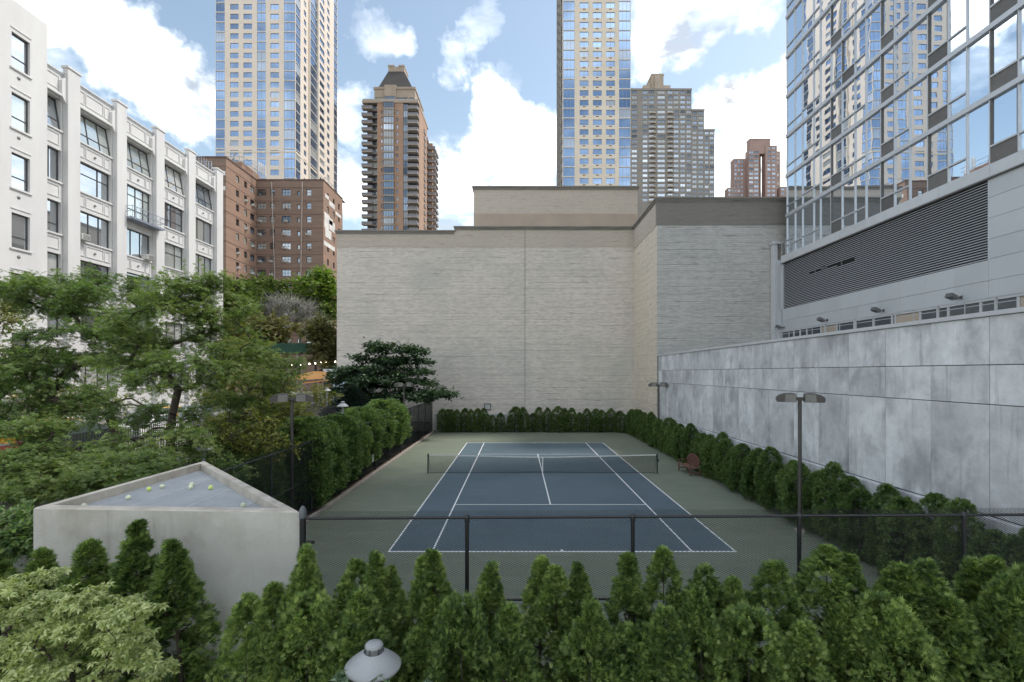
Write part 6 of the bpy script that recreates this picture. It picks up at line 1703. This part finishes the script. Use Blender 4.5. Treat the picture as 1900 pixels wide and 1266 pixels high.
# spreading dark tree before the blank wall
Y_ = 41.0
tree('spreading_dark_tree', 'dark green tree with tiered spreading boughs before the blank wall', (PX(752, Y_), Y_, .85), P(745, 735, Y_),
     [blob(725, 650, 41, 48, 7), blob(700, 642, 41, 18, 5), blob(770, 655, 41, 30, 6), blob(715, 672, 41, 45, 7), blob(760, 672, 41, 38, 7), blob(690, 686, 40.5, 45, 8), blob(745, 692, 41, 52, 9), blob(660, 700, 40.5, 35, 7), blob(700, 710, 40, 60, 11), blob(765, 712, 40.5, 40, 10), blob(655, 722, 40, 26, 8), blob(800, 730, 40.5, 40, 8), blob(830, 733, 41, 18, 5), blob(770, 735, 40, 50, 10), blob(700, 735, 40, 45, 12), blob(635, 705, 41, 22, 5), blob(640, 690, 41, 26, 5), blob(625, 730, 40, 22, 8), blob(665, 662, 41, 20, 4)],
     'leaf', M['dark_tree'], .30, 330, 8, 9, .85, .16, 106, flat=.20, droop=.05, shell=.2)
m_c = arbor_mesh(90, 5.2, 1.9, cone, 320, 30, .34, M['spruce'], .42, kind='needle')
e = empty('dark_spruce', (PX(652, 37.5), 37.5, .9), 0, 'dark blue-green conifer under the left boughs of the spreading tree', 'tree')
inst('foliage', m_c, e, scale=(1, 1, (PZ(722, 37.5) - .9) / 5.2)); inst('trunk', trunk_mesh(3.4, .1, 77), e)
# trees before the brick house
def far_tree(name, label, x, Y, blobs, mat, seed, size=.55, n=70, leaf='frond_s', **kw):
    bl = [blob(*b) for b in blobs]; zt = min(b[2] for b in bl)
    return tree(name, label, (PX(x, Y), Y, 0.0 if Y > 140 else STZ - .05), (PX(x, Y), Y, max(STZ + 2, zt)), bl, leaf, mat, size, n, 9, 8, 1.9, .28, seed, flat=.6, droop=.15, twig_r=.02, group='trees before the brick house', **kw)
far_tree('street_tree', 'bright green rounded tree against the right end of the brick house', 585, 78, [(585, 535, 78, 40, 26), (560, 560, 78, 40, 24), (610, 560, 78, 30, 28), (590, 515, 78, 22, 12), (600, 590, 78, 26, 20)], M['bright_tree'], 201, .55, 90)
far_tree('street_tree', 'mid green tree right beside the corner of the white building', 432, 64, [(425, 540, 64, 24, 18), (440, 570, 63, 32, 22), (430, 600, 63, 30, 20), (455, 545, 66, 28, 14)], M['mid_tree'], 202, .45, 70)
far_tree('street_tree', 'dark olive tree in the middle before the brick house', 500, 74, [(495, 535, 74, 40, 14), (520, 545, 74, 34, 14), (480, 560, 74, 36, 20), (540, 560, 76, 30, 14)], M['mid_tree'], 203, .5, 70)
far_tree('street_tree', 'brownish olive tree above the green shed', 470, 60, [(470, 620, 60, 45, 26), (510, 610, 60, 36, 18), (440, 650, 60, 40, 22), (500, 640, 61, 40, 16)], M['olive_tree'], 204, .42, 90)
far_tree('street_tree', 'brownish tree between the green shed and the blank wall', 610, 56, [(610, 650, 56, 22, 24), (600, 620, 57, 24, 20), (622, 680, 55, 12, 14)], M['olive_tree'], 205, .40, 60)
tree('bare_tree', 'leafless grey twiggy tree over the green shed', (PX(560, 66), 66, STZ), P(555, 625, 66), [blob(540, 580, 66, 45, 22), blob(575, 605, 66, 32, 18), blob(510, 570, 66, 28, 16)], 'leaf', M['mid_tree'], .4, 110, 16, 1, 1.9, .2, 206, flat=.8, droop=-.1, bark=M['bark_grey'], twig_r=.03, leafless=True)
# ---- pale dogwood in the lower left corner, layered boughs
Yd = 4.75
db = [(30, 1090, 42, 10), (60, 1080, 30, 7), (110, 1115, 50, 8), (185, 1118, 48, 8), (245, 1133, 40, 7), (40, 1140, 60, 9), (110, 1160, 60, 9), (190, 1160, 50, 9), (30, 1195, 60, 10), (120, 1205, 60, 10), (210, 1190, 45, 8), (255, 1200, 28, 7), (60, 1240, 70, 10), (160, 1245, 60, 10), (230, 1235, 45, 9), (270, 1262, 30, 7), (-30, 1120, 40, 12), (20, 1270, 70, 10), (130, 1290, 80, 10)]
tree('dogwood', 'pale yellow-green dogwood with layered leafy boughs in the lower left corner', (PX(90, Yd), Yd, 0), P(95, 1330, Yd), [blob(x, y_, Yd + (.25 if i % 2 else -.15) + (1190 - y_) * .0016, rx, rz * .5, .30) for i, (x, y_, rx, rz) in enumerate(db)],
     'cluster', M['dogwood'], .062, 130, 9, 4, .165, .05, 301, flat=.16, droop=.25, twig_r=.002, shell=.1)
tree('rhododendron', 'grey-green broad-leaved shrub round the foot of the foreground lamp', (PX(690, 4.9), 4.9, 0), P(690, 1330, 4.9), [blob(630, 1285, 4.9, 40, 22, .2), blob(760, 1290, 4.95, 45, 24, .2), blob(690, 1300, 4.7, 50, 20, .2)],
     'cluster', M['rhodo'], .085, 26, 4, 2, .14, .03, 302, flat=.7, droop=-.1, twig_r=.003, cat='shrub')
print('objects', len(bpy.data.objects), 'tris', sum(len(m.loops) - 2 * len(m.polygons) for m in bpy.data.meshes))
